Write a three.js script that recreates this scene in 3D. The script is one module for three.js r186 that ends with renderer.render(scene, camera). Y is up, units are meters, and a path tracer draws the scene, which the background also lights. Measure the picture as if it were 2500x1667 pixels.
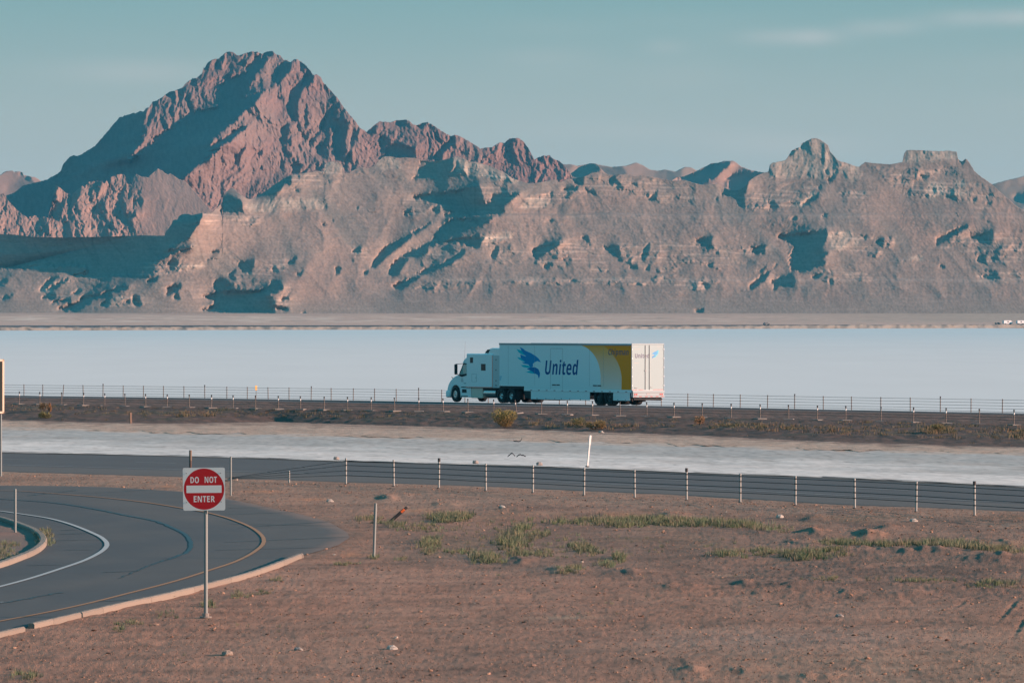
import * as THREE from 'three';
import { mergeGeometries } from 'three/addons/utils/BufferGeometryUtils.js';
import { RoundedBoxGeometry } from 'three/addons/geometries/RoundedBoxGeometry.js';

// ---------------------------------------------------------------- camera, sky, sun, exposure
const F = 15000, CX = 1250, HZ = 770, CAM = 7.1;          // a long telephoto lens, 7 m above the salt
const scene = new THREE.Scene();
const camera = new THREE.PerspectiveCamera(2 * Math.atan(833.5 / F) * 180 / Math.PI, 1024 / 682, 2, 30000);
camera.position.set(0, CAM, 0);
camera.rotation.x = -Math.atan((833.5 - HZ) / F);
const SUN = new THREE.Vector3(0.941, 0.242, 0.213).normalize();
const sun = new THREE.DirectionalLight(new THREE.Color().setRGB(1.0, 0.64, 0.51), 5);
sun.target.position.set(0, 0, -300); sun.position.copy(SUN).multiplyScalar(900).add(sun.target.position);
sun.castShadow = true; sun.shadow.mapSize.set(4096, 4096);
Object.assign(sun.shadow.camera, { left: -600, right: 600, top: 300, bottom: -300, near: 1, far: 3000 });
scene.add(sun, sun.target);
const renderer = new THREE.WebGLRenderer({ antialias: true });
renderer.setSize(1024, 682);
renderer.toneMapping = THREE.LinearToneMapping;
renderer.toneMappingExposure = 1.9;
renderer.shadowMap.enabled = true;
scene.fog = new THREE.FogExp2(new THREE.Color().setRGB(0.09, 0.62, 1.0), 2.9e-5);

// ---------------------------------------------------------------- noise and small helpers
let seed = 20240611;
const rnd = () => { seed = (seed + 0x6d2b79f5) | 0; let t = Math.imul(seed ^ (seed >>> 15), 1 | seed); t = (t + Math.imul(t ^ (t >>> 7), 61 | t)) ^ t; return ((t ^ (t >>> 14)) >>> 0) / 4294967296; };
const rr = (a, b) => a + (b - a) * rnd();
const PERM = new Uint8Array(512), GR = new Float32Array(512);
for (let i = 0; i < 256; i++) PERM[i] = i;
for (let i = 255; i > 0; i--) { const j = Math.floor(rnd() * (i + 1)), t = PERM[i]; PERM[i] = PERM[j]; PERM[j] = t; }
for (let i = 0; i < 256; i++) { PERM[i + 256] = PERM[i]; const a = i / 256 * Math.PI * 2; GR[i * 2] = Math.cos(a); GR[i * 2 + 1] = Math.sin(a); }
function noise(x, y) {
  const xi = Math.floor(x), yi = Math.floor(y), fx = x - xi, fy = y - yi, X = xi & 255, Y = yi & 255;
  const u = fx * fx * fx * (fx * (fx * 6 - 15) + 10), v = fy * fy * fy * (fy * (fy * 6 - 15) + 10);
  const a = PERM[PERM[X] + Y] * 2, b = PERM[PERM[X + 1] + Y] * 2, c = PERM[PERM[X] + Y + 1] * 2, d = PERM[PERM[X + 1] + Y + 1] * 2;
  const n0 = GR[a] * fx + GR[a + 1] * fy, n1 = GR[b] * (fx - 1) + GR[b + 1] * fy, n2 = GR[c] * fx + GR[c + 1] * (fy - 1), n3 = GR[d] * (fx - 1) + GR[d + 1] * (fy - 1);
  return 1.5 * (n0 + u * (n1 - n0) + v * (n2 + u * (n3 - n2) - n0 - u * (n1 - n0)));
}
const fbm = (x, y, n = 4) => { let s = 0, a = 1, t = 0; for (let i = 0; i < n; i++) { s += a * noise(x + i * 17.3, y - i * 9.1); t += a; a *= 0.5; x *= 2.03; y *= 2.03; } return s / t; };
const ridged = (x, y) => 1 - 2 * Math.abs(noise(x, y));
const clamp = (x, a = 0, b = 1) => x < a ? a : x > b ? b : x;
const sm = (a, b, x) => { const t = clamp((x - a) / (b - a)); return t * t * (3 - 2 * t); };
const mix = (a, b, t) => a + (b - a) * t;
const mix3 = (a, b, t) => [a[0] + (b[0] - a[0]) * t, a[1] + (b[1] - a[1]) * t, a[2] + (b[2] - a[2]) * t];
const pts = (s) => s.trim().split(/\s+/).map((p) => p.split(',').map(Number));
function table(list) {                                       // piecewise linear function of x
  const L = list.slice().sort((a, b) => a[0] - b[0]);
  return (x) => {
    if (x <= L[0][0]) { const [a, b] = L; return a[1] + (b[1] - a[1]) * (x - a[0]) / (b[0] - a[0] || 1); }
    let lo = 0, hi = L.length - 1;
    if (x >= L[hi][0]) { const a = L[hi - 1], b = L[hi]; return b[1] + (b[1] - a[1]) * (x - b[0]) / (b[0] - a[0] || 1); }
    while (hi - lo > 1) { const m = (lo + hi) >> 1; if (L[m][0] <= x) lo = m; else hi = m; }
    const a = L[lo], b = L[hi]; return a[1] + (b[1] - a[1]) * (x - a[0]) / (b[0] - a[0] || 1);
  };
}
const smoothTable = (list) => { const f = table(list); return (x) => { let s = 0; for (let i = -4; i <= 4; i++) s += f(x + i * 22); return s / 9; }; };
// a line of sight (in units of the lens) at a given distance, as a place in the world
const P = (px, py, d) => new THREE.Vector3((px - CX) / F * d, CAM - (py - HZ) / F * d, -d);
const rgb = (r, g, b) => new THREE.Color().setRGB(r, g, b);
const names = new Map();
const numbered = (n) => { const k = names.get(n) || 0; names.set(n, k + 1); return k ? n + '_' + String(k).padStart(3, '0') : n; };
function tag(o, label, category, group, kind) {
  o.userData = { label, category }; if (group) o.userData.group = group; if (kind) o.userData.kind = kind; return o;
}
function shade(o) { o.traverse((c) => { if (c.isMesh) { c.castShadow = true; c.receiveShadow = true; } }); return o; }
function mesh(name, geo, mat, parent) {
  const m = new THREE.Mesh(Array.isArray(geo) ? mergeGeometries(geo.map((g) => { const q = g.index ? g.toNonIndexed() : g; if (!q.attributes.uv) q.setAttribute('uv', new THREE.BufferAttribute(new Float32Array(q.attributes.position.count * 2), 2)); return q; })) : geo, mat);
  m.name = parent && parent !== scene ? name : numbered(name); m.castShadow = m.receiveShadow = true; (parent || scene).add(m); return m;
}
function thing(name, label, category, group) { const g = new THREE.Group(); g.name = numbered(name); tag(g, label, category, group); scene.add(g); return g; }
function sheet(nx, ny, f) {                                  // f(i, j) -> { p: Vector3, c: [r, g, b], uv }
  const pos = new Float32Array(nx * ny * 3), col = new Float32Array(nx * ny * 3), uv = new Float32Array(nx * ny * 2), idx = new Uint32Array((nx - 1) * (ny - 1) * 6);
  let k = 0;
  for (let j = 0; j < ny; j++) for (let i = 0; i < nx; i++) {
    const { p, c, w } = f(i, j), n = j * nx + i;
    pos[n * 3] = p.x; pos[n * 3 + 1] = p.y; pos[n * 3 + 2] = p.z; col[n * 3] = c[0]; col[n * 3 + 1] = c[1]; col[n * 3 + 2] = c[2];
    uv[n * 2] = w ? w[0] : p.x; uv[n * 2 + 1] = w ? w[1] : p.z;
  }
  for (let j = 0; j < ny - 1; j++) for (let i = 0; i < nx - 1; i++) {
    const a = j * nx + i, b = a + 1, c = a + nx, d = c + 1;
    idx[k++] = a; idx[k++] = b; idx[k++] = c; idx[k++] = b; idx[k++] = d; idx[k++] = c;
  }
  const g = new THREE.BufferGeometry();
  g.setAttribute('position', new THREE.BufferAttribute(pos, 3)); g.setAttribute('color', new THREE.BufferAttribute(col, 3)); g.setAttribute('uv', new THREE.BufferAttribute(uv, 2));
  g.setIndex(new THREE.BufferAttribute(idx, 1)); g.computeVertexNormals(); return g;
}
// fine grain that repeats every few metres: [colour map, bump map]
function grainTexture(size, fn, repeat, srgb = false) {
  const data = new Uint8Array(size * size * 4);
  for (let y = 0; y < size; y++) for (let x = 0; x < size; x++) { const v = clamp(fn(x / size, y / size)) * 255, k = (y * size + x) * 4; data[k] = data[k + 1] = data[k + 2] = v; data[k + 3] = 255; }
  const t = new THREE.DataTexture(data, size, size); t.wrapS = t.wrapT = THREE.RepeatWrapping; t.magFilter = THREE.LinearFilter; t.minFilter = THREE.LinearMipmapLinearFilter; t.generateMipmaps = true;
  t.repeat.set(repeat, repeat); if (srgb) t.colorSpace = THREE.SRGBColorSpace; t.needsUpdate = true; return t;
}
const tileNoise = (x, y, f) => {                              // noise that tiles over the unit square
  const w = (a, b) => noise(a * f + 31, b * f + 57), u = x, v = y;
  return (w(u, v) * (1 - u) * (1 - v) + w(u - 1, v) * u * (1 - v) + w(u, v - 1) * (1 - u) * v + w(u - 1, v - 1) * u * v);
};

// ---------------------------------------------------------------- the sky
{
  const W = 4096, H = 2048, data = new Float32Array(W * H * 4);
  const ramp = [[0, 0.53, 0.515, 0.495], [1.0, 0.49, 0.50, 0.48], [1.9, 0.425, 0.478, 0.46], [2.9, 0.26, 0.413, 0.42], [4.5, 0.18, 0.40, 0.44], [9, 0.12, 0.40, 0.49], [20, 0.075, 0.40, 0.56], [45, 0.045, 0.38, 0.58], [90, 0.035, 0.34, 0.54]];
  const SKY = 1 / 1.9, chan = [1, 2, 3].map((c) => table(ramp.map((r) => [r[0], r[c]])));
  for (let y = 0; y < H; y++) {
    const el = ((y + 0.5) / H - 0.5) * 180, e = Math.max(0, el);
    const base = chan.map((f) => (f(e) * 2 + f(Math.max(0, e - 0.35)) + f(e + 0.35)) / 4 * SKY);
    for (let x = 0; x < W; x++) {
      const k = (y * W + x) * 4;
      let az = ((x + 0.5) / W - 0.25) * 360; if (az > 180) az -= 360;          // degrees to the right of the view
      let c = 0;
      if (el > 0 && el < 30) {
        // a thin vapour streak and faint cirrus veils
        const mid = 2.46 + (az - 1.0) * 0.088 + 0.03 * noise(az * 0.9, 3.1), th = 0.024 + 0.018 * sm(1, 4, az);
        if (az > -4 && az < 14) c += 0.09 * sm(0.2, 3.2, az) * Math.exp(-(((el - mid) / th) ** 2)) * (0.8 + 0.5 * noise(az * 2.2, el * 9));
        const v = fbm(az * 0.22 + 5, el * 1.9 + 3, 3);
        c += 0.02 * sm(0.05, 0.6, v);
        c += 0.035 * Math.exp(-(((az + 3.5) / 0.75) ** 2) - (((el - 2.27) / 0.09) ** 2));
        c += 0.018 * Math.exp(-(((az - 0.25) / 0.4) ** 2) - (((el - 2.42) / 0.05) ** 2));
      }
      data[k] = base[0] + c * 1.3; data[k + 1] = base[1] + c * 0.7; data[k + 2] = base[2] + c * 0.65; data[k + 3] = 1;
    }
  }
  const t = new THREE.DataTexture(data, W, H, THREE.RGBAFormat, THREE.FloatType);
  t.mapping = THREE.EquirectangularReflectionMapping; t.magFilter = THREE.LinearFilter; t.needsUpdate = true;
  scene.background = t; scene.environment = t;
}
// ---------------------------------------------------------------- mountains
// Each range is carved as real relief: where the low sun leaves a slope dark the rock is set back behind the crest to its right.
const Z1 = (s) => pts(s).map(([x, y]) => [100 + x / 4.48, 100 + y / 4.48]);
const Z2 = (s) => pts(s).map(([x, y]) => [450 + x / 4.48, 100 + y / 4.48]);
const Z3 = (s) => pts(s).map(([x, y]) => [400 + x / 4.125, 400 + y / 4.125]);
const Z4 = (s) => pts(s).map(([x, y]) => [x / 4.02, 400 + y / 4.02]);
const A2 = (s) => pts(s).map(([x, y]) => [800 + x / 2.6133, 250 + y / 2.6133]);
const A3 = (s) => pts(s).map(([x, y]) => [1600 + x / 2.6133, 250 + y / 2.6133]);
const SHEAR = SUN.y / SUN.x;                                  // the sun's rays climb this much per step to the right

const tilt = (px) => 0.969 * (CX - px) / F;                     // lines of sight fan out, so the sun stands more to the side at the left
const multi = (x, y, n = 4) => {                               // sharp crested rock relief
  let s = 0, a = 1, w = 1, t = 0;
  for (let i = 0; i < n; i++) { let r = 1 - Math.abs(noise(x + i * 13.7, y - i * 7.3)); r = r * r * w; s += a * r; t += a; w = clamp(r * 1.6); a *= 0.55; x *= 2.1; y *= 2.05; }
  return s / t * 2 - 0.8;
};
const facet = (x, y) => {                                      // broken blocks: each cell a tilted face of its own
  const xi = Math.floor(x), yi = Math.floor(y); let best = 1e9, second = 1e9, out = 0;
  for (let b = -1; b <= 1; b++) for (let a = -1; a <= 1; a++) {
    const k = PERM[(PERM[(xi + a) & 255] + yi + b) & 255], k2 = PERM[(k + 71) & 255], k3 = PERM[(k + 133) & 255], cx = xi + a + k / 255, cy = yi + b + k2 / 255, dx = x - cx, dy = y - cy, d = dx * dx + dy * dy;
    if (d < best) { second = best; best = d; out = (k3 / 255 - 0.5) * 1.3 + dx * (k2 / 255 - 0.5) * 1.6 + dy * (k / 255 - 0.5); } else if (d < second) second = d;
  }
  return out - 0.5 * sm(0.12, 0, Math.sqrt(second) - Math.sqrt(best));
};
function hollow(polys, u0, u1, r0, r1, thr, D, sil, detail) {              // depth of the relief, in metres towards the viewer
  const levels = [24, 12, 6, 3]; let prev = null, out = null;
  for (const h of levels) {
    const W = Math.ceil((u1 - u0) / h) + 1, rr0 = r0, H = Math.ceil((r1 - r0 + SHEAR * (u1 - u0)) / h) + 1;
    const cv = document.createElement('canvas'); cv.width = W; cv.height = H;
    const g = cv.getContext('2d'); g.fillStyle = '#000'; g.fillRect(0, 0, W, H); g.fillStyle = '#fff';
    g.setTransform(1 / h, SHEAR / h, 0, 1 / h, -u0 / h, (-SHEAR * u0 - rr0) / h);
    for (const poly of polys) { g.beginPath(); poly.forEach(([x, y], i) => i ? g.lineTo(x, y) : g.moveTo(x, y)); g.closePath(); g.fill(); }
    const img = g.getImageData(0, 0, W, H).data, mask = new Uint8Array(W * H);
    for (let i = 0; i < W * H; i++) mask[i] = img[i * 4] > 127 ? 1 : 0;
    const hm = h * D / F * Math.hypot(1, SHEAR);
    const gx = new Float32Array(W * H), wx = new Float32Array(W * H);
    for (let j = 0; j < H; j++) {
      let i = 0;
      while (i < W - 1) {
        if (mask[j * W + i]) {
          let e = i; while (e < W && mask[j * W + e]) e++;
          const n = e - i;
          for (let q = i; q < e && q < W - 1; q++) { const t = n > 1 ? (q - i) / (n - 1) : 0.5; gx[j * W + q] = ((thr + tilt(u0 + q * h)) * 1.15 + 0.75 * (2 * t - 1)) * hm; wx[j * W + q] = 1; }
          i = e;
        } else { gx[j * W + i] = -0.12 * hm; wx[j * W + i] = 0.035; i++; }
      }
    }
    const wj = 0.014, lam = 1.2e-6 * h * h, p = new Float32Array(W * H);
    if (prev) for (let j = 0; j < H; j++) for (let i = 0; i < W; i++) {
      const x = Math.min(i * h / prev.h, prev.W - 1.001), y = Math.min(j * h / prev.h, prev.H - 1.001), xi = x | 0, yi = y | 0, fx = x - xi, fy = y - yi, a = yi * prev.W + xi;
      p[j * W + i] = (prev.p[a] * (1 - fx) + prev.p[a + 1] * fx) * (1 - fy) + (prev.p[a + prev.W] * (1 - fx) + prev.p[a + prev.W + 1] * fx) * fy;
    }
    const om = 1.85, iters = h === 3 ? 90 : 220;
    for (let it = 0; it < iters; it++) for (let col = 0; col < 2; col++) for (let j = 0; j < H; j++) for (let i = (j + col) & 1; i < W; i += 2) {
      const k = j * W + i; let num = 0, den = lam;
      if (i > 0) { const w = wx[k - 1]; num += w * (p[k - 1] + gx[k - 1]); den += w; }
      if (i < W - 1) { const w = wx[k]; num += w * (p[k + 1] - gx[k]); den += w; }
      if (j > 0) { num += wj * p[k - W]; den += wj; }
      if (j < H - 1) { num += wj * p[k + W]; den += wj; }
      p[k] += om * (num / den - p[k]);
    }
    prev = { p, W, H, h, mask }; out = prev;
  }
  // carve the finished relief so that just the hollows lie out of the sun: no rock in them stands above the ray that grazes the crest to their right
  {
    const h = 2, W = Math.ceil((u1 - u0) / h) + 1, H = Math.ceil((r1 - r0 + SHEAR * (u1 - u0)) / h) + 1, mask = new Uint8Array(W * H), soft = new Float32Array(W * H), q = new Float32Array(W * H), solid = new Uint8Array(W * H);
    const cv = document.createElement('canvas'); cv.width = W; cv.height = H;
    const g = cv.getContext('2d'); g.fillStyle = '#000'; g.fillRect(0, 0, W, H); g.fillStyle = '#fff'; g.setTransform(1 / h, SHEAR / h, 0, 1 / h, -u0 / h, (-SHEAR * u0 - r0) / h);
    for (const poly of polys) { g.beginPath(); poly.forEach(([x, y], i) => i ? g.lineTo(x, y) : g.moveTo(x, y)); g.closePath(); g.fill(); }
    const img = g.getImageData(0, 0, W, H).data, wob = (x, y) => 4.2 * noise(x / 10, y / 10) + 2.6 * noise(x / 3.8, y / 3.8);
    for (let j = 0; j < H; j++) for (let i = 0; i < W; i++) {
      const px = u0 + i * h, row = r0 + j * h - SHEAR * i * h, s = clamp(Math.round(i + wob(px, row) / h), 0, W - 1), t = clamp(Math.round(j + wob(row + 50, px) / h), 0, H - 1);
      mask[j * W + i] = img[(t * W + s) * 4] > 127 ? 1 : 0; solid[j * W + i] = row > sil(px) - 7 && row < r1 + 4 ? 1 : 0;
    }
    for (let j = 2; j < H - 2; j++) for (let i = 2; i < W - 2; i++) { let s = 0; for (let b = -2; b <= 2; b++) for (let a = -2; a <= 2; a++) s += mask[(j + b) * W + i + a]; soft[j * W + i] = s / 25; }
    for (let j = 0; j < H; j++) for (let i = 0; i < W; i++) {
      const x = Math.min(i * h / out.h, out.W - 1.001), y = Math.min(j * h / out.h, out.H - 1.001), xi = x | 0, yi = y | 0, fx = x - xi, fy = y - yi, a = yi * out.W + xi, k = j * W + i, px = u0 + i * h, row = r0 + j * h - SHEAR * i * h;
      q[k] = (out.p[a] * (1 - fx) + out.p[a + 1] * fx) * (1 - fy) + (out.p[a + out.W] * (1 - fx) + out.p[a + out.W + 1] * fx) * fy;
    }
    const hm = h * D / F * Math.hypot(1, SHEAR), steps = Float32Array.from({ length: W }, (_, i) => (thr + tilt(u0 + i * h)) * hm);
    const smoothDown = () => { for (let i = 0; i < W; i++) { let last = q[i]; for (let j = 1; j < H - 1; j++) { const k = j * W + i, v = 0.25 * last + 0.5 * q[k] + 0.25 * q[k + W]; last = q[k]; if (solid[k] && solid[k - W] && solid[k + W]) q[k] = v; } } };
    const carve = (lift) => {
      for (let j = 0; j < H; j++) {
        let hor = -1e9, run = 0, open = 0;
        for (let i = W - 1; i >= 0; i--) {
          const k = j * W + i; hor -= steps[i];
          if (!solid[k]) { run = 0; if (++open > 25) hor = -1e9; continue; } open = 0;
          if (mask[k]) { run++; const m = hor - Math.min(1.6, 0.25 * run * hm); if (q[k] > m && hor > -1e8) q[k] = m; }
          else { run = 0; if (lift && q[k] < hor + 0.12 * hm) q[k] = hor + 0.12 * hm; }
          if (q[k] > hor) hor = q[k];
        }
      }
    };
    carve(true); smoothDown(); smoothDown(); carve(true); smoothDown(); smoothDown(); carve(true); smoothDown();
    for (let j = 0; j < H; j++) for (let i = 0; i < W; i++) { const k = j * W + i; if (solid[k]) { const px = u0 + i * h, row = r0 + j * h - SHEAR * i * h; q[k] += detail((px - CX) / F * D, (HZ - row) / F * D, px, row, soft[k]); } }
    carve(false);
    out = { p: q, W, H, h }; out.soft = soft;
  }
  const soft = out.soft;
  const at = (arr) => (px, row) => {
    const x = clamp((px - u0) / out.h, 0, out.W - 1.001), y = clamp((row + SHEAR * (px - u0) - r0) / out.h, 0, out.H - 1.001), xi = x | 0, yi = y | 0, fx = x - xi, fy = y - yi, a = yi * out.W + xi;
    return (arr[a] * (1 - fx) + arr[a + 1] * fx) * (1 - fy) + (arr[a + out.W] * (1 - fx) + arr[a + out.W + 1] * fx) * fy;
  };
  return [at(out.p), at(soft)];
}
function range({ name, label, top, base, u0, u1, D, cot, shadows, step, rows, detail, color, crest = 1.5 }) {
  const sil = table(top), thr = 0.219 + 0.249 * cot, mpx = D / F;
  let r0 = 1e9, r1 = -1e9; for (const [x, y] of top) { if (x > u0 - 50 && x < u1 + 50) { r0 = Math.min(r0, y); } } r1 = base;
  const [relief, dark] = hollow(shadows, u0, u1, r0 - 10, r1 + 10, thr, D, sil, detail);
  const nx = Math.round((u1 - u0) / step) + 1, back = 6, ny = rows + back;
  const g = sheet(nx, ny, (i, j) => {
    const px = u0 + (u1 - u0) * i / (nx - 1), t = Math.min(j / (rows - 1), 1);
    const crestRow = Math.min(sil(px) + crest * (fbm(px / 7, D, 3) + 0.6 * noise(px / 2.6, 5)), base - 2);
    let row = base + (crestRow - base) * t;
    const U = (px - CX) * mpx, V = (HZ - row) * mpx, dk = dark(px, row);
    const p = relief(px, row) + 0.25 * fbm(U / 1.6, V / 1.6, 2);
    let d = D + V * cot - p;
    if (j >= rows) { const b = j - rows + 1, off = [0, 1.5, 8, 25, 60, 120, 200][b]; row = crestRow + off; d += [0, 3, 12, 40, 90, 180, 300][b]; }
    return { p: P(px, row, d), c: color(U, V, px, row, dk), w: [U, V] };
  });
  const m = new THREE.Mesh(g, rockMat); m.name = numbered(name); tag(m, label, 'mountain', null, 'structure'); m.castShadow = m.receiveShadow = true; scene.add(m); return m;
}
const rockMat = new THREE.MeshStandardMaterial({ vertexColors: true, roughness: 0.96, metalness: 0 });

// far pale hills between the ranges
const hillTop = [
  ...Z4('-900,150 -300,60 -60,120 0,110 25,85 60,68 85,72 95,66 120,68 130,84 150,72 200,78 218,84 222,108 280,120 340,130 395,165 600,230 900,300'),
  ...A2('1300,470 1440,395 1510,394 1560,395 1590,405 1640,396 1680,388 1720,396 1810,411 1900,405 1965,383 2010,400 2060,430 2110,436 2150,428 2220,441'),
  ...A3('190,410 228,414 265,434 330,470 700,560 1900,640 2080,560 2150,523 2230,500 2300,484 2352,470 2700,430 3200,500')];
range({
  name: 'distant_hill', label: 'smooth tan hills showing in the gaps behind the nearer ridges', top: hillTop, base: 640, u0: -300, u1: 2800, D: 7600, cot: 2.2, step: 3.4, rows: 80, crest: 1.2,
  shadows: [A3('2290,600 2340,578 2420,560 2420,640 2330,640'), Z4('255,140 285,118 300,125 285,160 262,165'), Z4('196,80 222,84 222,108 212,125')],
  detail: (U, V, px, row, dk) => 9 * ridged(U / 70, V / 60) + 3 * fbm(U / 24, V / 20, 3),
  color: (U, V, px) => { const n = fbm(U / 60, V / 25, 3), w = sm(2100, 700, px); const c = mix3([0.258, 0.175, 0.124], [0.290, 0.175, 0.131], w); return c.map((v) => v * (1 + 0.18 * n)); },
});
range({
  name: 'distant_hill', label: 'dark sided pyramid hill left of the pale rock tower', D: 6900, cot: 2.0, u0: 1590, u1: 1960, base: 560, step: 2.2, rows: 80,
  top: A3('-60,520 100,500 130,480 190,470 260,440 300,418 340,400 355,388 400,385 430,376 450,372 500,373 520,385 550,410 610,432 690,446 800,470 1000,500'),
  shadows: [A3('130,482 200,466 260,440 300,430 345,400 400,390 470,376 485,396 440,430 410,450 395,478 320,505 300,525 250,520'), A3('450,495 500,465 570,440 700,440 720,470 640,560 560,600 440,600 470,540')],
  detail: (U, V) => 3.5 * ridged(U / 34, V / 60) + 1.2 * fbm(U / 10, V / 10, 3),
  color: (U, V) => { const n = fbm(U / 30, V / 14, 3); return [0.255, 0.160, 0.121].map((v) => v * (1 + 0.22 * n)); },
});
range({
  name: 'distant_hill', label: 'dark shadowed knoll on the skyline right of the pink ridge', D: 6700, cot: 2.0, u0: 1360, u1: 1520, base: 480, step: 2.2, rows: 50,
  top: A2('1440,470 1530,470 1560,448 1600,415 1640,398 1680,387 1720,392 1742,420 1760,440 1800,470 1880,500'),
  shadows: [A2('1540,462 1600,415 1640,402 1690,390 1735,408 1742,430 1690,450 1640,475 1560,480')],
  detail: (U, V) => 2 * ridged(U / 30, V / 40) + 0.8 * fbm(U / 8, V / 8, 3),
  color: (U, V) => { const n = fbm(U / 30, V / 14, 3); return [0.243, 0.164, 0.121].map((v) => v * (1 + 0.2 * n)); },
});
// the great reddish peak and the ridge that runs on from it
const peakTop = [
  ...Z1('-1400,1900 -560,1750 -300,1660 -200,1580 0,1532 60,1515 120,1480 170,1455 215,1415 235,1350 300,1275 345,1250 410,1255 500,1200 590,1145 660,1060 740,970 800,895 850,840 910,815 960,805 1000,785 1030,792 1075,765 1120,772 1140,735 1180,725 1215,665 1250,655 1290,635 1370,580 1400,555 1470,540 1540,510 1590,455 1650,410 1700,405 1760,350 1785,300 1782,270 1820,235 1890,195 1940,195 1980,155 2030,118 2100,118 2135,155'),
  ...Z2('600,158 670,130 740,113 800,122 850,142 890,118 930,112 965,110 990,140 1050,160 1080,205 1120,210 1160,235 1190,205 1220,197 1260,215 1320,260 1380,330 1405,372 1440,362 1490,395 1515,450 1580,520 1680,630 1730,710 1800,800 1880,890 1920,955 1960,970 1988,1000'),
  ...A2('250,185 290,150 330,120 400,128 430,115 490,110 520,116 545,142 570,146 600,132 635,125 680,150 730,185 780,213 825,207 880,235 930,265 975,295 995,290 1050,285 1095,255 1130,258 1160,230 1215,225 1250,250 1280,290 1300,330 1320,365 1340,352 1375,340 1415,338 1440,360 1480,375 1510,400 1540,440 1560,480 1700,520')];
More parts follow.
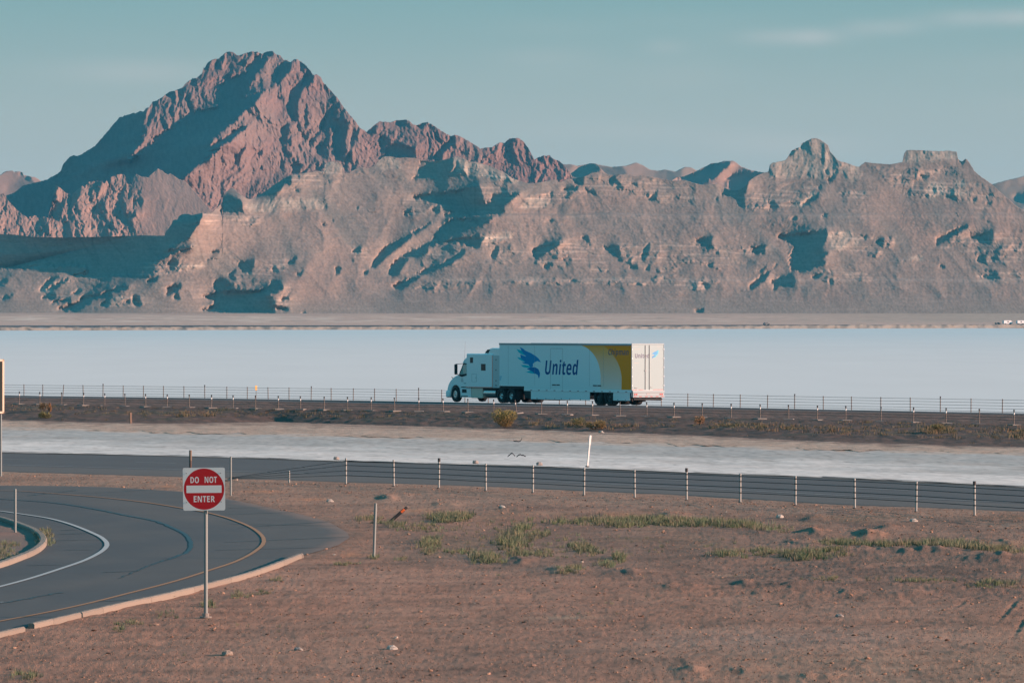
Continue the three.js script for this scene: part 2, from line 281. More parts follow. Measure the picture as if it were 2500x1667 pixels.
range({
  name: 'mountain_peak', label: 'great reddish brown rocky peak with a long ridge running right', top: peakTop, base: 640, u0: -260, u1: 1440, D: 6000, cot: 1.15, step: 1.45, rows: 290, crest: 2.2,
  shadows: [
    [...Z2('850,142 820,150 760,175 745,235 690,260 670,310 690,350 610,360 590,385 560,375 520,405 490,380 450,400 440,440 400,480 385,505 400,560 410,600 400,660 350,725 220,740 90,770'),
     ...Z1('1618,780 1558,840 1535,915 1440,945 1380,960 1330,990 1310,1015 1210,1060 1240,1105 1190,1130 1130,1170 1060,1240 985,1310 960,1310 1000,1230 1060,1150 1135,1085 1040,1100 1060,1060 1140,1000 1160,960 1110,930 1130,880 1140,800 1128,775 1110,700 900,740 820,770 700,890 550,1080 460,1140 300,1190 240,1220 160,1340 100,1390 -50,1470 -300,1540 -470,1580 -700,1700 -700,2350 300,2300 900,2100 1100,1800 1500,1520 1560,1510 1650,1400 1750,1350 1850,1310 1880,1240 1950,1200 1970,1130 2060,1110 2100,1050 2190,1000 2240,960'),
     ...Z2('700,910 560,960 450,1060 380,1090 275,1165 330,1050 430,970 510,910 560,880 640,790 660,765 760,700 800,630 860,560 905,540 850,545 790,580 650,620 690,560 720,470 740,400 810,320 850,290 880,240 900,190 975,140 965,112 930,112 890,118 870,150 860,190 840,190')],
    Z2('1050,260 1110,225 1170,240 1165,330 1130,340 1080,370 1040,420 990,450 950,510 925,500 960,450 1020,360'),
    Z2('1310,400 1340,380 1400,385 1375,440 1380,490 1310,510 1280,560 1250,630 1235,700 1240,800 1220,890 1180,870 1140,800 1120,740 1150,650 1150,580 1180,520 1240,490 1260,440 1290,480'),
    Z2('1540,880 1620,830 1650,860 1720,850 1780,900 1790,960 1750,1080 1740,1200 1700,1300 1655,1320 1640,1180 1630,1050 1640,960 1600,930 1500,1000 1440,1060 1400,1160 1360,1120 1370,1080 1440,1020 1500,970'),
    Z2('1440,1220 1520,1130 1570,1075 1580,1110 1540,1180 1510,1250 1470,1240'), Z2('1060,980 1100,910 1140,960 1130,1060 1090,1130 1060,1060'),
    Z2('550,1250 620,1200 690,1110 660,1190 610,1250 605,1330 580,1400 555,1340'), Z2('1180,1330 1240,1310 1290,1360 1250,1450 1170,1460'),
    Z2('1230,930 1250,900 1290,1010 1360,1090 1340,1100 1290,1050'), Z2('1310,1040 1350,990 1420,940 1380,1000'),
    Z2('1320,720 1350,690 1345,800 1350,930 1310,950 1315,830'), Z2('1440,1340 1480,1330 1460,1420 1430,1420'), Z2('1490,1370 1530,1340 1520,1400 1490,1410'),
    Z2('1750,1380 1790,1300 1800,1200 1830,1240 1780,1360 1770,1440'), Z2('1830,1380 1890,1320 1880,1380 1830,1450'), Z2('1010,580 1040,600 1060,660 1030,640'), Z2('1075,570 1090,620 1080,680 1065,640'),
    Z2('885,930 930,850 925,890'), Z2('800,1320 820,1200 850,1180 830,1260'), Z2('1400,1000 1450,960 1420,1010'), Z2('1040,1330 1080,1310 1100,1400 1070,1390'), Z2('390,1270 420,1250 430,1330 400,1340'), Z2('1265,310 1300,300 1320,340 1290,360'),
    Z2('1620,800 1670,760 1650,830'), Z2('1690,800 1710,790 1690,850'), Z2('500,300 520,265 515,340 495,350'), Z2('640,250 665,235 680,320 660,330'), Z2('385,200 400,175 395,240'), Z2('345,440 370,400 370,450'),
    Z1('1575,625 1640,560 1620,640 1650,730 1660,770 1630,765'), Z1('1340,690 1370,680 1390,730 1360,725'), Z1('1380,580 1440,560 1460,640 1400,610'), Z1('1220,670 1280,660 1250,740 1225,760'), Z1('1640,430 1680,430 1690,470 1650,460'),
    Z1('1790,270 1840,240 1830,290 1795,310'), Z1('1330,920 1360,890 1380,950 1340,970'), Z1('1520,560 1560,600 1540,660 1500,600'), Z1('1400,740 1440,800 1430,860'),
    A2('245,190 310,140 300,200 250,205'), A2('340,220 390,230 350,330 335,290'), A2('370,320 430,270 490,270 550,300 560,340 510,355 430,352'), A2('556,146 640,126 620,160 590,165'),
    A2('670,360 740,270 830,208 800,260 760,300 720,340 680,370'), A2('1130,260 1190,238 1200,250 1150,264'), A2('840,320 900,310 860,335'), A2('430,120 490,112 520,150 460,150'), A2('380,250 400,240 395,300 380,320'), A2('1340,360 1380,345 1370,380'), A2('1400,345 1440,372 1420,400'),
    A2('1470,380 1500,400 1490,430'), A2('1255,255 1270,290 1262,300')],
  detail: (U, V, px, row, dk) => {
    const k = 1 - 0.75 * dk, w = 22 * noise(U / 60, V / 60) + 9 * noise(U / 21 + 5, V / 26), lean = V * 0.22 * (px < 640 ? 1 : -0.6);
    const up = sm(30, 150, V);
    return k * (4.6 * multi((U + w + lean) / 60, V / 80 + 3, 5) + 1.5 * multi((U - lean * 0.6 + w * 1.6) / 20, V / 34 + 9, 4) * (0.4 + up) + 2.2 * fbm(U / 24 + 8, V / 22, 4) * (0.3 + up) + 1.2 * facet((U + w * 0.4) / 5.2 + 3, V / 12) * (0.3 + 0.8 * up) + 0.9 * facet(U / 2.3, V / 4.6) + 0.4 * fbm(U / 2, V / 2.4, 2));
  },
  color: (U, V, px, row) => {
    const n = fbm(U / 45 + 4, V / 38, 4), r = sm(-0.1, 0.5, fbm(U / 60 - 3, V / 50, 3)), hi = sm(40, 200, V), pink = sm(1160, 1200, px) * sm(1420, 1370, px);
    let c = mix3([0.186, 0.111, 0.093], [0.164, 0.112, 0.095], clamp(hi * 0.7 + 0.3 * n)); c = mix3(c, [0.182, 0.097, 0.083], 0.55 * r); c = mix3(c, [0.194, 0.102, 0.086], pink * 0.7);
    const f = 1 + 0.2 * n + 0.14 * noise(U / 3.2, V / 6) + 0.12 * noise(U / 1.4, V / 1.6); return c.map((v) => v * f);
  },
});
// pink broken crags at the foot of the peak on the left
range({
  name: 'red_crag', label: 'broken pink crags and fan at the foot of the great peak', D: 5500, cot: 1.3, u0: -260, u1: 640, base: 640, step: 1.45, rows: 150, crest: 1.8,
  top: Z4('-1100,380 -500,180 -200,290 0,286 45,295 65,350 110,400 160,450 220,500 270,530 285,518 310,508 350,505 360,530 395,525 420,515 470,535 478,475 498,430 515,320 512,260 540,210 585,235 640,284 652,288 685,290 688,330 694,345 700,300 720,280 800,215 815,225 840,205 870,172 900,170 1000,165 1012,190 1026,192 1040,160 1055,180 1068,210 1078,200 1080,130 1140,105 1210,98 1235,150 1240,190 1290,205 1300,140 1335,98 1380,125 1450,130 1470,110 1520,65 1545,42 1590,70 1640,105 1660,90 1760,155 1800,158 1900,260 2000,380 2100,480 2600,700'),
  shadows: [
    Z4('515,310 560,320 555,360 590,400 640,370 610,440 590,500 580,560 480,530 480,470 530,440 545,400 505,385'), Z4('690,300 800,230 760,310 750,370 700,440 690,500 720,590 690,560 665,530 680,400'), Z4('720,430 745,390 760,440 740,475'),
    Z4('920,440 970,380 1005,340 1010,420 990,470 930,500 890,540 910,480'), Z4('1150,310 1215,225 1235,240 1200,320 1230,380 1240,440 1220,490 1330,480 1320,540 1210,560 1120,545 1180,490 1145,440 1165,370'),
    Z4('1350,270 1385,255 1360,310'), Z4('1310,330 1340,360 1330,420 1310,380'), Z4('1260,280 1290,250 1280,330 1260,350'), Z4('1350,350 1390,330 1400,400 1370,420'), Z4('1290,210 1302,150 1310,200 1300,240'), Z4('890,615 930,610 965,635 900,630'), Z4('1050,625 1110,620 1170,650 1120,660'), Z4('30,660 60,620 60,690 25,690'), Z4('370,680 430,640 420,700 380,700'), Z4('440,700 480,660 490,710'),
    Z4('840,210 872,175 880,200 850,235'), Z4('930,230 960,240 970,300 940,260'), Z4('1085,210 1110,240 1140,290 1100,260'), Z4('760,610 800,600 820,620'), Z4('1200,640 1230,610 1240,650'), Z4('30,450 60,420 50,480'), Z4('80,480 100,470 100,520')],
  detail: (U, V, px, row, dk) => {
    const k = 1 - 0.5 * dk, rough = sm(1420, 1260, px * 4.02) * sm(2550, 2400, row * 4.02 ) + 0.12, w = 8 * noise(U / 40, V / 40);
    return k * (0.05 + rough) * (3.4 * multi((U + w) / 30, V / 70, 4) + 1.6 * facet((U + w) / 5.5, V / 13) + 0.9 * facet(U / 2.4, V / 4) + 0.4 * fbm(U / 2, V / 2, 2)) + 0.22 * fbm(U / 3, V / 3, 2);
  },
  color: (U, V, px, row) => {
    const n = fbm(U / 40, V / 26, 4), fan = sm(330, 420, px) * 0.8, pale = sm(0.1, 0.5, fbm(U / 22 + 8, V / 9, 3)) * sm(548, 560, row);
    let c = mix3([0.251, 0.154, 0.121], [0.232, 0.160, 0.129], fan); c = mix3(c, [0.249, 0.196, 0.159], 0.5 * pale); const f = 1 + 0.17 * n + 0.1 * noise(U / 3, V / 4); return c.map((v) => v * f);
  },
});
// the broad grey foothill in front, with terraces, cliffs, a rock tower and a mesa
const footTop = [
  ...Z4('-1200,640 -300,700 0,690 150,695 300,715 560,722 1000,715 1380,702 1612,705 1630,660 1660,620 1682,590 1690,560 1705,548 1740,546 1748,515 1790,492 1850,490 1880,502 1930,492 1985,480'),
  ...Z3('400,498 480,490 578,495 574,400 590,340 620,285 650,262 690,240 740,285 790,322 830,347 870,356 900,345 1000,290 1100,215 1200,150 1280,112 1400,92 1540,75 1612,72 1618,10 1640,-14 1698,-26 1760,-20 1795,10 1808,60 1815,90'),
  ...A2('130,452 165,430 205,410 265,420 300,400 318,375 350,346 400,343 440,355 490,350 560,355 600,370 680,375 760,362 800,350 830,345 870,360 900,375 960,385 1050,410 1130,450 1180,485 1260,510 1300,518 1380,505 1450,490 1480,510 1530,490 1600,480 1650,468 1680,450 1720,446 1760,455 1830,465 1900,455 1960,470 2020,465 2100,480 2200,500 2280,495'),
  ...A3('250,515 300,525 400,520 440,545 470,556 520,560 560,548 600,498 640,470 680,452 725,440 730,400 750,385 830,370 850,342 870,310 900,292 928,286 935,262 980,240 1000,228 1040,230 1080,255 1105,275 1115,310 1150,350 1165,370 1220,385 1260,400 1300,412 1340,380 1400,388 1500,395 1580,380 1588,330 1605,305 1640,303 1750,308 1840,312 1860,306 1925,315 1935,365 1960,377 1985,358 2005,380 2040,440 2090,480 2150,520 2200,570 2260,620 2300,655 2352,690 2420,700 2800,690 3200,660')];
const pale = [                                                // bare pale limestone
  A3('725,400 750,385 850,370 850,345 935,265 1000,228 1080,255 1150,350 1165,375 1300,412 1320,470 1250,520 1180,440 1150,480 1050,490 960,485 740,480'), A3('1580,380 1590,330 1605,305 1925,315 1935,365 1800,375 1700,384'), A3('1880,560 1960,480 2010,600 1900,610'), A3('1750,520 1860,510 1850,600 1700,620'), A3('880,660 1040,560 1060,580 910,680'),
  Z3('810,470 830,380 960,400 1060,355 1580,345 1660,400 1600,465 1200,480 960,490'), Z3('1530,70 1540,20 1600,-20 1700,-30 1800,10 1810,80 1680,110'), A2('300,400 350,343 440,355 470,420 360,440'), A2('800,350 870,360 960,385 1130,450 1250,520 1000,480 900,470 830,450'), A2('985,850 1190,835 1190,860 1000,910'), A2('1230,680 1290,600 1430,620 1430,660 1300,680'),
  Z4('1680,1050 1760,1000 2010,980 2010,1010 1820,1040'), Z4('1060,1370 1100,1320 1190,1290 1210,1320 1100,1390'), A3('1110,840 1250,820 1330,900 1200,940 1120,950'), A3('1600,1000 1720,970 1700,1020')];
const crags = [
  A2('1640,470 1720,445 1960,470 2100,480 2290,495 2352,520 2352,640 2240,660 2140,650 2050,600 1900,590 1750,590 1660,560'), A2('1230,690 1260,610 1400,580 1620,530 1640,560 1560,620 1440,660'), A2('960,540 1080,490 1240,540 1180,640 1060,590 985,640'), A2('1040,930 1200,920 1300,1000 1200,1040 1060,1000'), A2('1320,960 1480,890 1680,880 1700,1000 1480,1060 1340,1040'), A2('1860,910 2060,890 2352,880 2352,1000 2200,1080 1900,1040 1860,960'), A2('480,620 660,620 780,680 720,720 520,720'), A2('810,350 900,380 1130,450 1240,520 1000,480 830,450'), A2('985,830 1200,830 1190,870 1000,920'), A2('520,1205 640,1135 1500,1122 2000,1130 2100,1165 1500,1160 1000,1150 700,1205'), A2('640,900 860,900 880,930 700,1000 600,1060'), A2('1640,960 1760,940 1800,1080 1680,1100'),
  A3('0,890 240,880 260,900 420,920 600,920 620,1030 420,1050 200,1010 0,1000'), A3('560,600 800,560 1000,500 1060,570 900,670 690,690 580,680'), A3('1400,430 1900,420 2050,520 2250,640 2080,690 1900,600 1600,600 1480,520'), A3('1100,810 1330,850 1500,1000 1250,960 1120,930'), A3('1150,1050 1280,1060 1400,1140 1130,1150 1000,1100'), A3('1800,940 2000,800 2160,840 2352,880 2352,1010 2100,1060 1960,900 1830,960'), A3('0,1110 300,1120 420,1150 300,1200 0,1170'), A3('1170,560 1380,570 1350,620 1200,610'), A3('2000,1080 2352,1080 2352,1150 2100,1150'), A3('1380,860 1520,850 1520,930 1420,930'),
  Z3('1880,870 2050,830 2060,960 1930,990'), Z4('1380,1100 1400,1000 1560,960 1700,950 2010,960 2010,1040 1700,1060 1560,1100'), Z4('1000,1400 1200,1280 1380,1280 1430,1400 1250,1400'), Z3('700,1130 900,1080 1100,1100 1090,1180 860,1270 700,1260'), Z3('1040,1300 1280,1250 1300,1380 1130,1480 1080,1400'), Z3('950,990 1200,960 1250,1080 1050,1100'), Z3('380,500 580,500 1000,540 900,640 600,560 420,640'), Z3('1280,120 1640,90 1900,130 1500,260 1250,250'), Z4('400,1200 700,1110 1000,1130 900,1250 600,1330 420,1320')];
const maskOf = (polys) => {
  const w = 1400, h = 240, cv = document.createElement('canvas'); cv.width = w; cv.height = h; const g = cv.getContext('2d');
  g.fillStyle = '#000'; g.fillRect(0, 0, w, h); g.fillStyle = '#fff'; g.setTransform(0.5, 0, 0, 0.5, 100, -150);
  for (const q of polys) { g.beginPath(); q.forEach(([x, y], i) => i ? g.lineTo(x, y) : g.moveTo(x, y)); g.fill(); }
  const d = g.getImageData(0, 0, w, h).data;
  return (px, row) => { const X = px + 7 * noise(px / 13, row / 13), Y = row + 5 * noise(row / 11 + 40, px / 11); let s = 0; for (let b = -2; b <= 2; b++) for (let a = -2; a <= 2; a++) { const x = clamp(Math.round(X * 0.5 + 100) + a, 0, w - 1), y = clamp(Math.round(Y * 0.5 - 150) + b, 0, h - 1); s += d[(y * w + x) * 4]; } return s / 25 / 255; };
};
const paleMask = maskOf(pale), cragMask = maskOf(crags);
const benchRow = (px) => 523 + 3 * noise(px / 130, 2);
range({
  name: 'foothill', label: 'broad grey desert foothill with a rock tower and flat mesa', top: footTop, base: 792, u0: -260, u1: 2760, D: 4500, cot: 1.9, step: 1.75, rows: 330, crest: 1.5,
  shadows: [
    Z4('-900,600 0,600 1560,620 1600,600 1660,540 1720,490 1800,440 1900,450 1985,470 1975,540 1930,620 1880,690 1850,740 1780,770 1720,810 1640,840 1760,828 1900,820 1850,850 1700,880 1640,905 1660,920 1450,965 1560,945 1550,980 1400,1000 1390,1060 1340,1110 1280,1100 1000,1110 760,1100 700,1090 870,1065 780,1055 880,1040 820,1010 650,1000 450,1015 300,1025 0,1030 -900,1060'),
    Z4('380,1270 430,1180 480,1130 560,1100 575,1105 500,1170 440,1230'), Z4('400,1262 520,1200 600,1150 690,1105 640,1160 520,1225'), Z4('410,1305 500,1290 540,1270 545,1310 500,1340'), Z4('820,1290 1000,1280 1060,1240 1150,1205 1290,1200 1180,1250 1050,1290 900,1340 780,1420 700,1445 540,1430 640,1400 760,1360 800,1320'),
    Z4('680,1300 740,1255 800,1225 770,1265'), Z4('900,1240 960,1180 1000,1160 970,1210'), Z4('460,1370 600,1340 720,1320 620,1360'), Z4('1000,1370 1050,1340 1045,1390 1000,1400'), Z4('1290,1320 1330,1300 1380,1370 1370,1400 1310,1375'), Z4('1200,1345 1290,1350 1260,1370'),
    Z4('1640,1220 1700,1190 1765,1180 1765,1230 1700,1270 1640,1280'), Z4('1720,1290 1755,1270 1750,1340 1710,1320'), Z4('1430,1160 1500,1130 1570,1090 1530,1140 1470,1170'), Z4('1650,970 1720,930 1760,940 1700,1010 1665,1040'), Z4('920,1140 1090,1120 1070,1150 950,1155'), Z4('-40,1180 60,1130 80,1150 0,1190'), Z4('-30,1330 60,1300 160,1280 60,1320'), Z4('910,1430 930,1410 940,1445'),
    Z3('578,490 575,400 592,340 640,320 740,345 790,410 800,490 700,488 630,486'), Z3('870,356 1000,290 1200,150 1280,115 1270,180 1200,210 1170,270 1100,300 960,330'), Z3('750,1000 780,985 920,970 890,1060 870,1105 790,1080 760,1050'), Z3('630,1130 720,1060 740,1075 680,1120'), Z3('500,1220 520,1170 620,1180 660,1220 710,1240 620,1270 540,1280'),
    Z3('385,1335 480,1310 540,1280 700,1275 860,1280 980,1265 1060,1220 1090,1180 1160,1190 1210,1240 1130,1300 1030,1310 1060,1360 1110,1400 1100,1500 900,1510 780,1520 600,1500 365,1465 480,1440 520,1385'),
    Z3('1180,1350 1260,1345 1270,1375 1190,1375'), Z3('1110,1430 1200,1450 1260,1475 1230,1485 1130,1460'), Z3('1370,1530 1400,1505 1430,1535'), Z3('1090,1050 1130,1040 1145,1080 1110,1095'), Z3('1250,1000 1310,940 1345,950 1290,1010'), Z3('1330,1110 1410,1070 1370,1135'), Z3('1730,1040 1770,1050 1775,1100 1735,1110'), Z3('1900,880 1990,840 1940,890'), Z3('2010,1090 2050,1080 2060,1115 2020,1120'), Z3('1560,585 1600,590 1660,640 1620,625'), Z3('1690,560 1720,590 1700,595'), Z3('1920,430 1980,445 1950,460'), Z3('1300,250 1380,270 1350,290'), Z3('1640,165 1670,180 1650,195'), Z3('1600,460 1640,410 1640,440'),
    Z3('410,970 540,950 520,965 430,975'), Z3('480,880 560,880 540,910'), Z3('880,1180 920,1140 890,1210'),
    A2('275,1060 300,1000 370,920 450,880 540,840 530,870 450,930 370,990 300,1055'), A2('540,830 640,780 720,740 620,800 560,840'), A2('530,610 620,585 780,565 900,545 970,530 980,600 985,640 1040,640 1060,590 1130,590 1240,580 1170,620 1130,650 1120,715 960,725 760,735 740,720 810,690 750,665 680,630 560,615'),
    A2('490,695 530,670 540,720 500,725'), A2('665,690 700,650 720,690 700,710'), A2('530,490 600,460 580,420 640,400 580,380 720,370 800,355 800,420 760,460 740,500 640,480'), A2('815,450 825,370 835,440'), A2('700,830 780,740 1060,735 980,780 900,800 830,840 720,880 660,890'), A2('570,920 700,890 850,865 970,850 970,930 900,920 830,895 700,905 640,920'), A2('480,970 560,940 640,920 640,960 560,985 500,985'),
    A2('385,1110 400,1040 470,990 520,995 480,1050 440,1110'), A2('540,1110 640,1060 730,1030 800,990 880,940 870,970 790,1030 700,1070 600,1100'), A2('415,1165 500,1130 600,1110 530,1150 470,1195 430,1190'), A2('1040,980 1070,930 1100,925 1080,990 1050,1000'), A2('1310,930 1400,910 1500,885 1460,920 1380,960 1340,1000 1320,980'), A2('1380,1050 1420,1020 1440,1040 1390,1060'),
    A2('1760,930 1820,915 1860,925 1870,990 1800,950'), A2('2000,1000 2030,920 2065,895 2050,950 2020,1020'), A2('1620,860 1660,850 1680,920 1650,890'), A2('1920,1040 1980,1040 1970,1075'), A2('2030,1070 2060,1040 2060,1080'), A2('1640,540 1680,560 1730,590 1700,590 1650,570'), A2('1490,560 1560,540 1600,540 1560,570'), A2('1550,470 1640,470 1620,540 1590,520'), A2('1940,520 1980,510 1970,545'), A2('2000,570 2060,610 2110,550 2090,640 2040,610'), A2('2200,620 2260,580 2240,620'), A2('1800,490 1840,475 1820,530 1800,520'), A2('1420,580 1440,570 1430,620'), A2('1130,500 1160,490 1150,510'), A2('1240,1160 1340,1210 1300,1190'), A2('1540,1130 1590,1140 1570,1150'), A2('160,950 220,920 200,960'), A2('230,1080 260,1075 250,1100'), A2('1400,740 1450,760 1420,765'),
    A3('385,615 430,585 440,550 600,490 590,540 560,590 575,680 540,660 520,620 470,590 410,590 400,640'), A3('725,640 760,625 790,690 750,680'), A3('910,670 980,620 1040,590 1060,590 980,640'), A3('1100,500 1170,430 1160,470 1110,520'), A3('1040,550 1060,520 1060,560'), A3('848,352 870,310 910,292 880,335'), A3('930,288 980,243 985,290 940,296'), A3('970,470 985,440 995,490'), A3('1090,445 1105,420 1110,465'),
    A3('775,855 860,845 1000,825 1090,815 1100,850 1080,900 1050,950 1110,965 1060,1000 1090,1030 960,1080 870,1080 860,1000 890,920 830,880'), A3('600,930 710,910 690,970 640,970'), A3('260,880 365,855 355,930 310,920'), A3('600,1170 680,1110 770,1050 800,1000 730,1090 700,1130 610,1190'), A3('740,1130 880,1105 890,1150 870,1180 790,1170 760,1200'), A3('1000,1110 1090,1070 1030,1130'), A3('1100,1140 1140,1120 1130,1170'), A3('640,1085 740,1030 680,1080'), A3('280,1160 350,1160 340,1190'), A3('370,960 410,950 400,970'), A3('330,1030 380,1010 360,1050'),
    A3('1800,870 1860,840 1990,780 2000,790 1900,850 1800,910'), A3('2010,860 2080,840 2160,830 2140,900 2080,885'), A3('2060,980 2110,970 2120,1050 2060,1020'), A3('2050,1105 2190,1105 2210,1130 2120,1120'), A3('1690,470 1760,460 1720,495'), A3('1610,570 1640,560 1620,610'), A3('1480,860 1520,855 1500,880'), A3('1930,372 1985,360 1960,402'), A3('1420,900 1440,870 1450,910'), A3('2020,620 2060,610 2050,635'), A3('2120,640 2150,620 2150,650'), A3('1180,580 1220,575 1200,600'), A3('1060,720 1110,715 1090,735'), A3('860,745 900,735 890,760'), A3('910,795 950,790 930,805'), A3('1810,1045 1860,1040 1840,1055'), A3('250,1330 320,1325 300,1340')],
  detail: (U, V, px, row, dk) => {
    const pm = paleMask(px, row), cm = cragMask(px, row), apron = sm(4, 20, V);
    const w = 6 * noise(U / 30, V / 30), s = V + 3 * noise(U / 50, 7) + w * 0.3, ledge = Math.abs(((s / 9) % 1 + 1) % 1 - 0.5) * 2, lean = U + V * 0.8;
    const loose = sm(0.18, 0.4, fbm((U + w) / 24 + 11, s / 9 + 3, 3)) * apron * (0.35 + 0.3 * sm(60, 120, V));
    let p = (3.4 * fbm(U / 62 + 4, V / 40, 3) + 1.7 * multi((U + V * 0.5 * noise(U / 150, 4) + 10 * noise(U / 40, V / 40)) / 46, V / 70 + 2, 3) + 0.9 * multi((lean + 14 * noise(U / 40, V / 40)) / 30, (V - U * 0.3) / 60, 3) * (1 - cm)) * apron + 0.35 * fbm(U / 3.4, V / 3.4, 3) * (0.25 + apron) + 0.12 * facet(U / 1.5, V / 1.5) * apron;
    p += 14 * Math.pow(clamp(1 - (V + 8) / 52), 2);
    p += loose * (1.2 + 0.9 * facet((U + w) / 5.5, s / 3.2) + 0.5 * facet(U / 2.2, V / 2));
    p += cm * (2.6 * multi((U + w) / 30, s / 24, 3) + 0.9 * facet((U + w) / 9, s / 4.2) + 0.55 * ledge + 0.45 * facet(U / 2.8, V / 2.2)) * (0.45 + 0.75 * sm(-0.25, 0.35, noise(U / 22 + 9, V / 12)));
    p += pm * (1.2 * multi((U + w) / 13, V / 34, 3) + 0.6 * facet((U + w * 0.5) / 3.6, V / 9));
    if (px > 1080) p += 2.4 * (sm(-2.5, 2.5, row - benchRow(px)) * sm(80, 10, row - benchRow(px)) + 0.6 * sm(-2, 2, row - 683 - 2 * noise(px / 90, 8)) * sm(50, 6, row - 683)) * sm(1080, 1250, px);
    return p * (1 - 0.7 * dk);
  },
  color: (U, V, px, row) => {
    const n = fbm(U / 50 + 9, V / 30, 4), pm = paleMask(px, row) * (0.75 + 0.5 * noise(U / 6, V / 5)), cm = cragMask(px, row), warm = sm(-0.1, 0.5, fbm(U / 90 - 5, V / 50, 3)), apron = sm(18, 0, V);
    const scree = sm(0.05, 0.45, fbm((U + V * 0.5) / 26 + 30, V / 40 + U / 90, 4));
    let c = mix3([0.216, 0.162, 0.130], [0.256, 0.173, 0.133], warm * 0.8); c = mix3(c, [0.165, 0.141, 0.117], scree * 0.8 * (1 - cm));
    c = mix3(c, [0.208, 0.169, 0.137], apron * 0.8); c = mix3(c, [0.265, 0.196, 0.148], cm * 0.5 * sm(-0.2, 0.4, noise(U / 9, V / 3.2))); c = mix3(c, [0.332, 0.272, 0.212], clamp(pm) * 0.75);
    const band = px > 1000 ? (Math.exp(-(((row - benchRow(px) - 6) / 5) ** 2)) * 0.14 + Math.exp(-(((row - 684) / 5) ** 2)) * 0.2) * sm(1000, 1200, px) : 0;  // light on the flat benches put into the colour as paler lines
    const strata = sm(0.1, 0.5, noise(U / 30 + 3, (V + U * 0.02) / 1.7)) * 0.32 * (cm + 0.3) + sm(0.3, 0.6, fbm(U / 16, V / 3 + 3, 3)) * 0.16;
    const f = 1 + 0.15 * n + band + strata + 0.15 * noise(U / 2.1, V / 1.9) + 0.12 * noise(U / 0.9, V / 0.8) + 0.1 * noise((U + V) / 7, (V - U * 0.5) / 40) - 0.14 * sm(0.3, 0.6, noise(U / 1.6 + 60, V / 1.4)) - 0.2 * sm(0.06, 0.0, Math.abs(noise((U + V * 0.45 + 8 * noise(U / 30, V / 26)) / 26 + 7, V / 120))) * (1 - cm) * sm(10, 30, V); return c.map((v) => v * f);
  },
});
// ---------------------------------------------------------------- ground, roads, salt
// lines on the ground, as rows of the view at each column
const rowRN = smoothTable([[-700, 1118], [0, 1151], [300, 1160], [900, 1178], [1250, 1190], [1700, 1210], [2014, 1230], [2500, 1248], [3100, 1274]]);  // near road, near edge
const rowRF = smoothTable([[-700, 1079], [0, 1103], [446, 1111], [900, 1126], [1250, 1135], [1431, 1141.6], [1700, 1153], [2014, 1163], [2500, 1187], [3100, 1216]]);  // near road, far edge
const rowRW = table([[-700, 1022], [0, 1045], [446, 1057], [800, 1064], [1180, 1073], [1600, 1084], [2014, 1098], [2500, 1108], [3100, 1128]]);  // white salt begins
const rowRD = table([[-700, 1006], [0, 1024], [223, 1031], [446, 1034], [670, 1030], [900, 1037], [1180, 1045], [1700, 1063], [2014, 1078], [2500, 1092], [3100, 1114]]);  // foot of the embankment
const rowRB = table([[-700, 968], [45, 986], [354, 993], [700, 999], [1082, 1005], [1321, 1011], [1646, 1018], [2065, 1026.5], [2477, 1037.5], [3100, 1056]]);  // near row of highway posts
const rowHN = smoothTable([[-700, 962], [0, 969.5], [400, 974], [900, 984], [1080, 988.5], [1300, 991.5], [1640, 996], [2000, 1003], [2500, 1012.5], [3100, 1027]]);  // highway, near edge
const rowHF = smoothTable([[-700, 957], [0, 965], [400, 970], [900, 977.5], [1080, 981], [1300, 985], [1640, 991], [2000, 999], [2500, 1008.5], [3100, 1022]]);  // highway, far edge
const dist = (drop, row) => drop * F / (row - HZ);
const grainA = grainTexture(512, (x, y) => 0.88 + 0.2 * tileNoise(x, y, 120) + 0.12 * tileNoise(x, y, 43) + 0.08 * tileNoise(x, y, 11), 0.4);
const grainB = grainTexture(512, (x, y) => 0.5 + 0.5 * tileNoise(x, y, 90) + 0.3 * tileNoise(x, y, 31), 0.5);
const asphaltGrain = grainTexture(512, (x, y) => 0.86 + 0.16 * tileNoise(x, y, 150) + 0.07 * tileNoise(x, y, 21) + 0.05 * tileNoise(x, y, 6), 0.35);
const dirtMat = new THREE.MeshStandardMaterial({ vertexColors: true, map: grainA, bumpMap: grainB, bumpScale: 0.03, roughness: 0.97 });
const saltMat = new THREE.MeshStandardMaterial({ vertexColors: true, roughness: 0.9 });
const asphaltMat = new THREE.MeshStandardMaterial({ vertexColors: true, map: asphaltGrain, bumpMap: grainB, bumpScale: 0.004, roughness: 0.88 });
const paintMat = (c, r = 0.7) => new THREE.MeshStandardMaterial({ color: rgb(...c), roughness: r });
function place(o, name, label, category) { o.name = numbered(name); tag(o, label, category, null, 'structure'); return o; }

// the plain that all else stands on
{
  const g = new THREE.PlaneGeometry(9000, 12000, 8, 8); g.rotateX(-Math.PI / 2); g.translate(0, -4, -4300);
  place(mesh('ground', g, new THREE.MeshStandardMaterial({ color: rgb(0.27, 0.2, 0.165), roughness: 1 })), 'ground', 'bare plain that reaches out under everything', 'ground'); names.set('ground', 1);
}
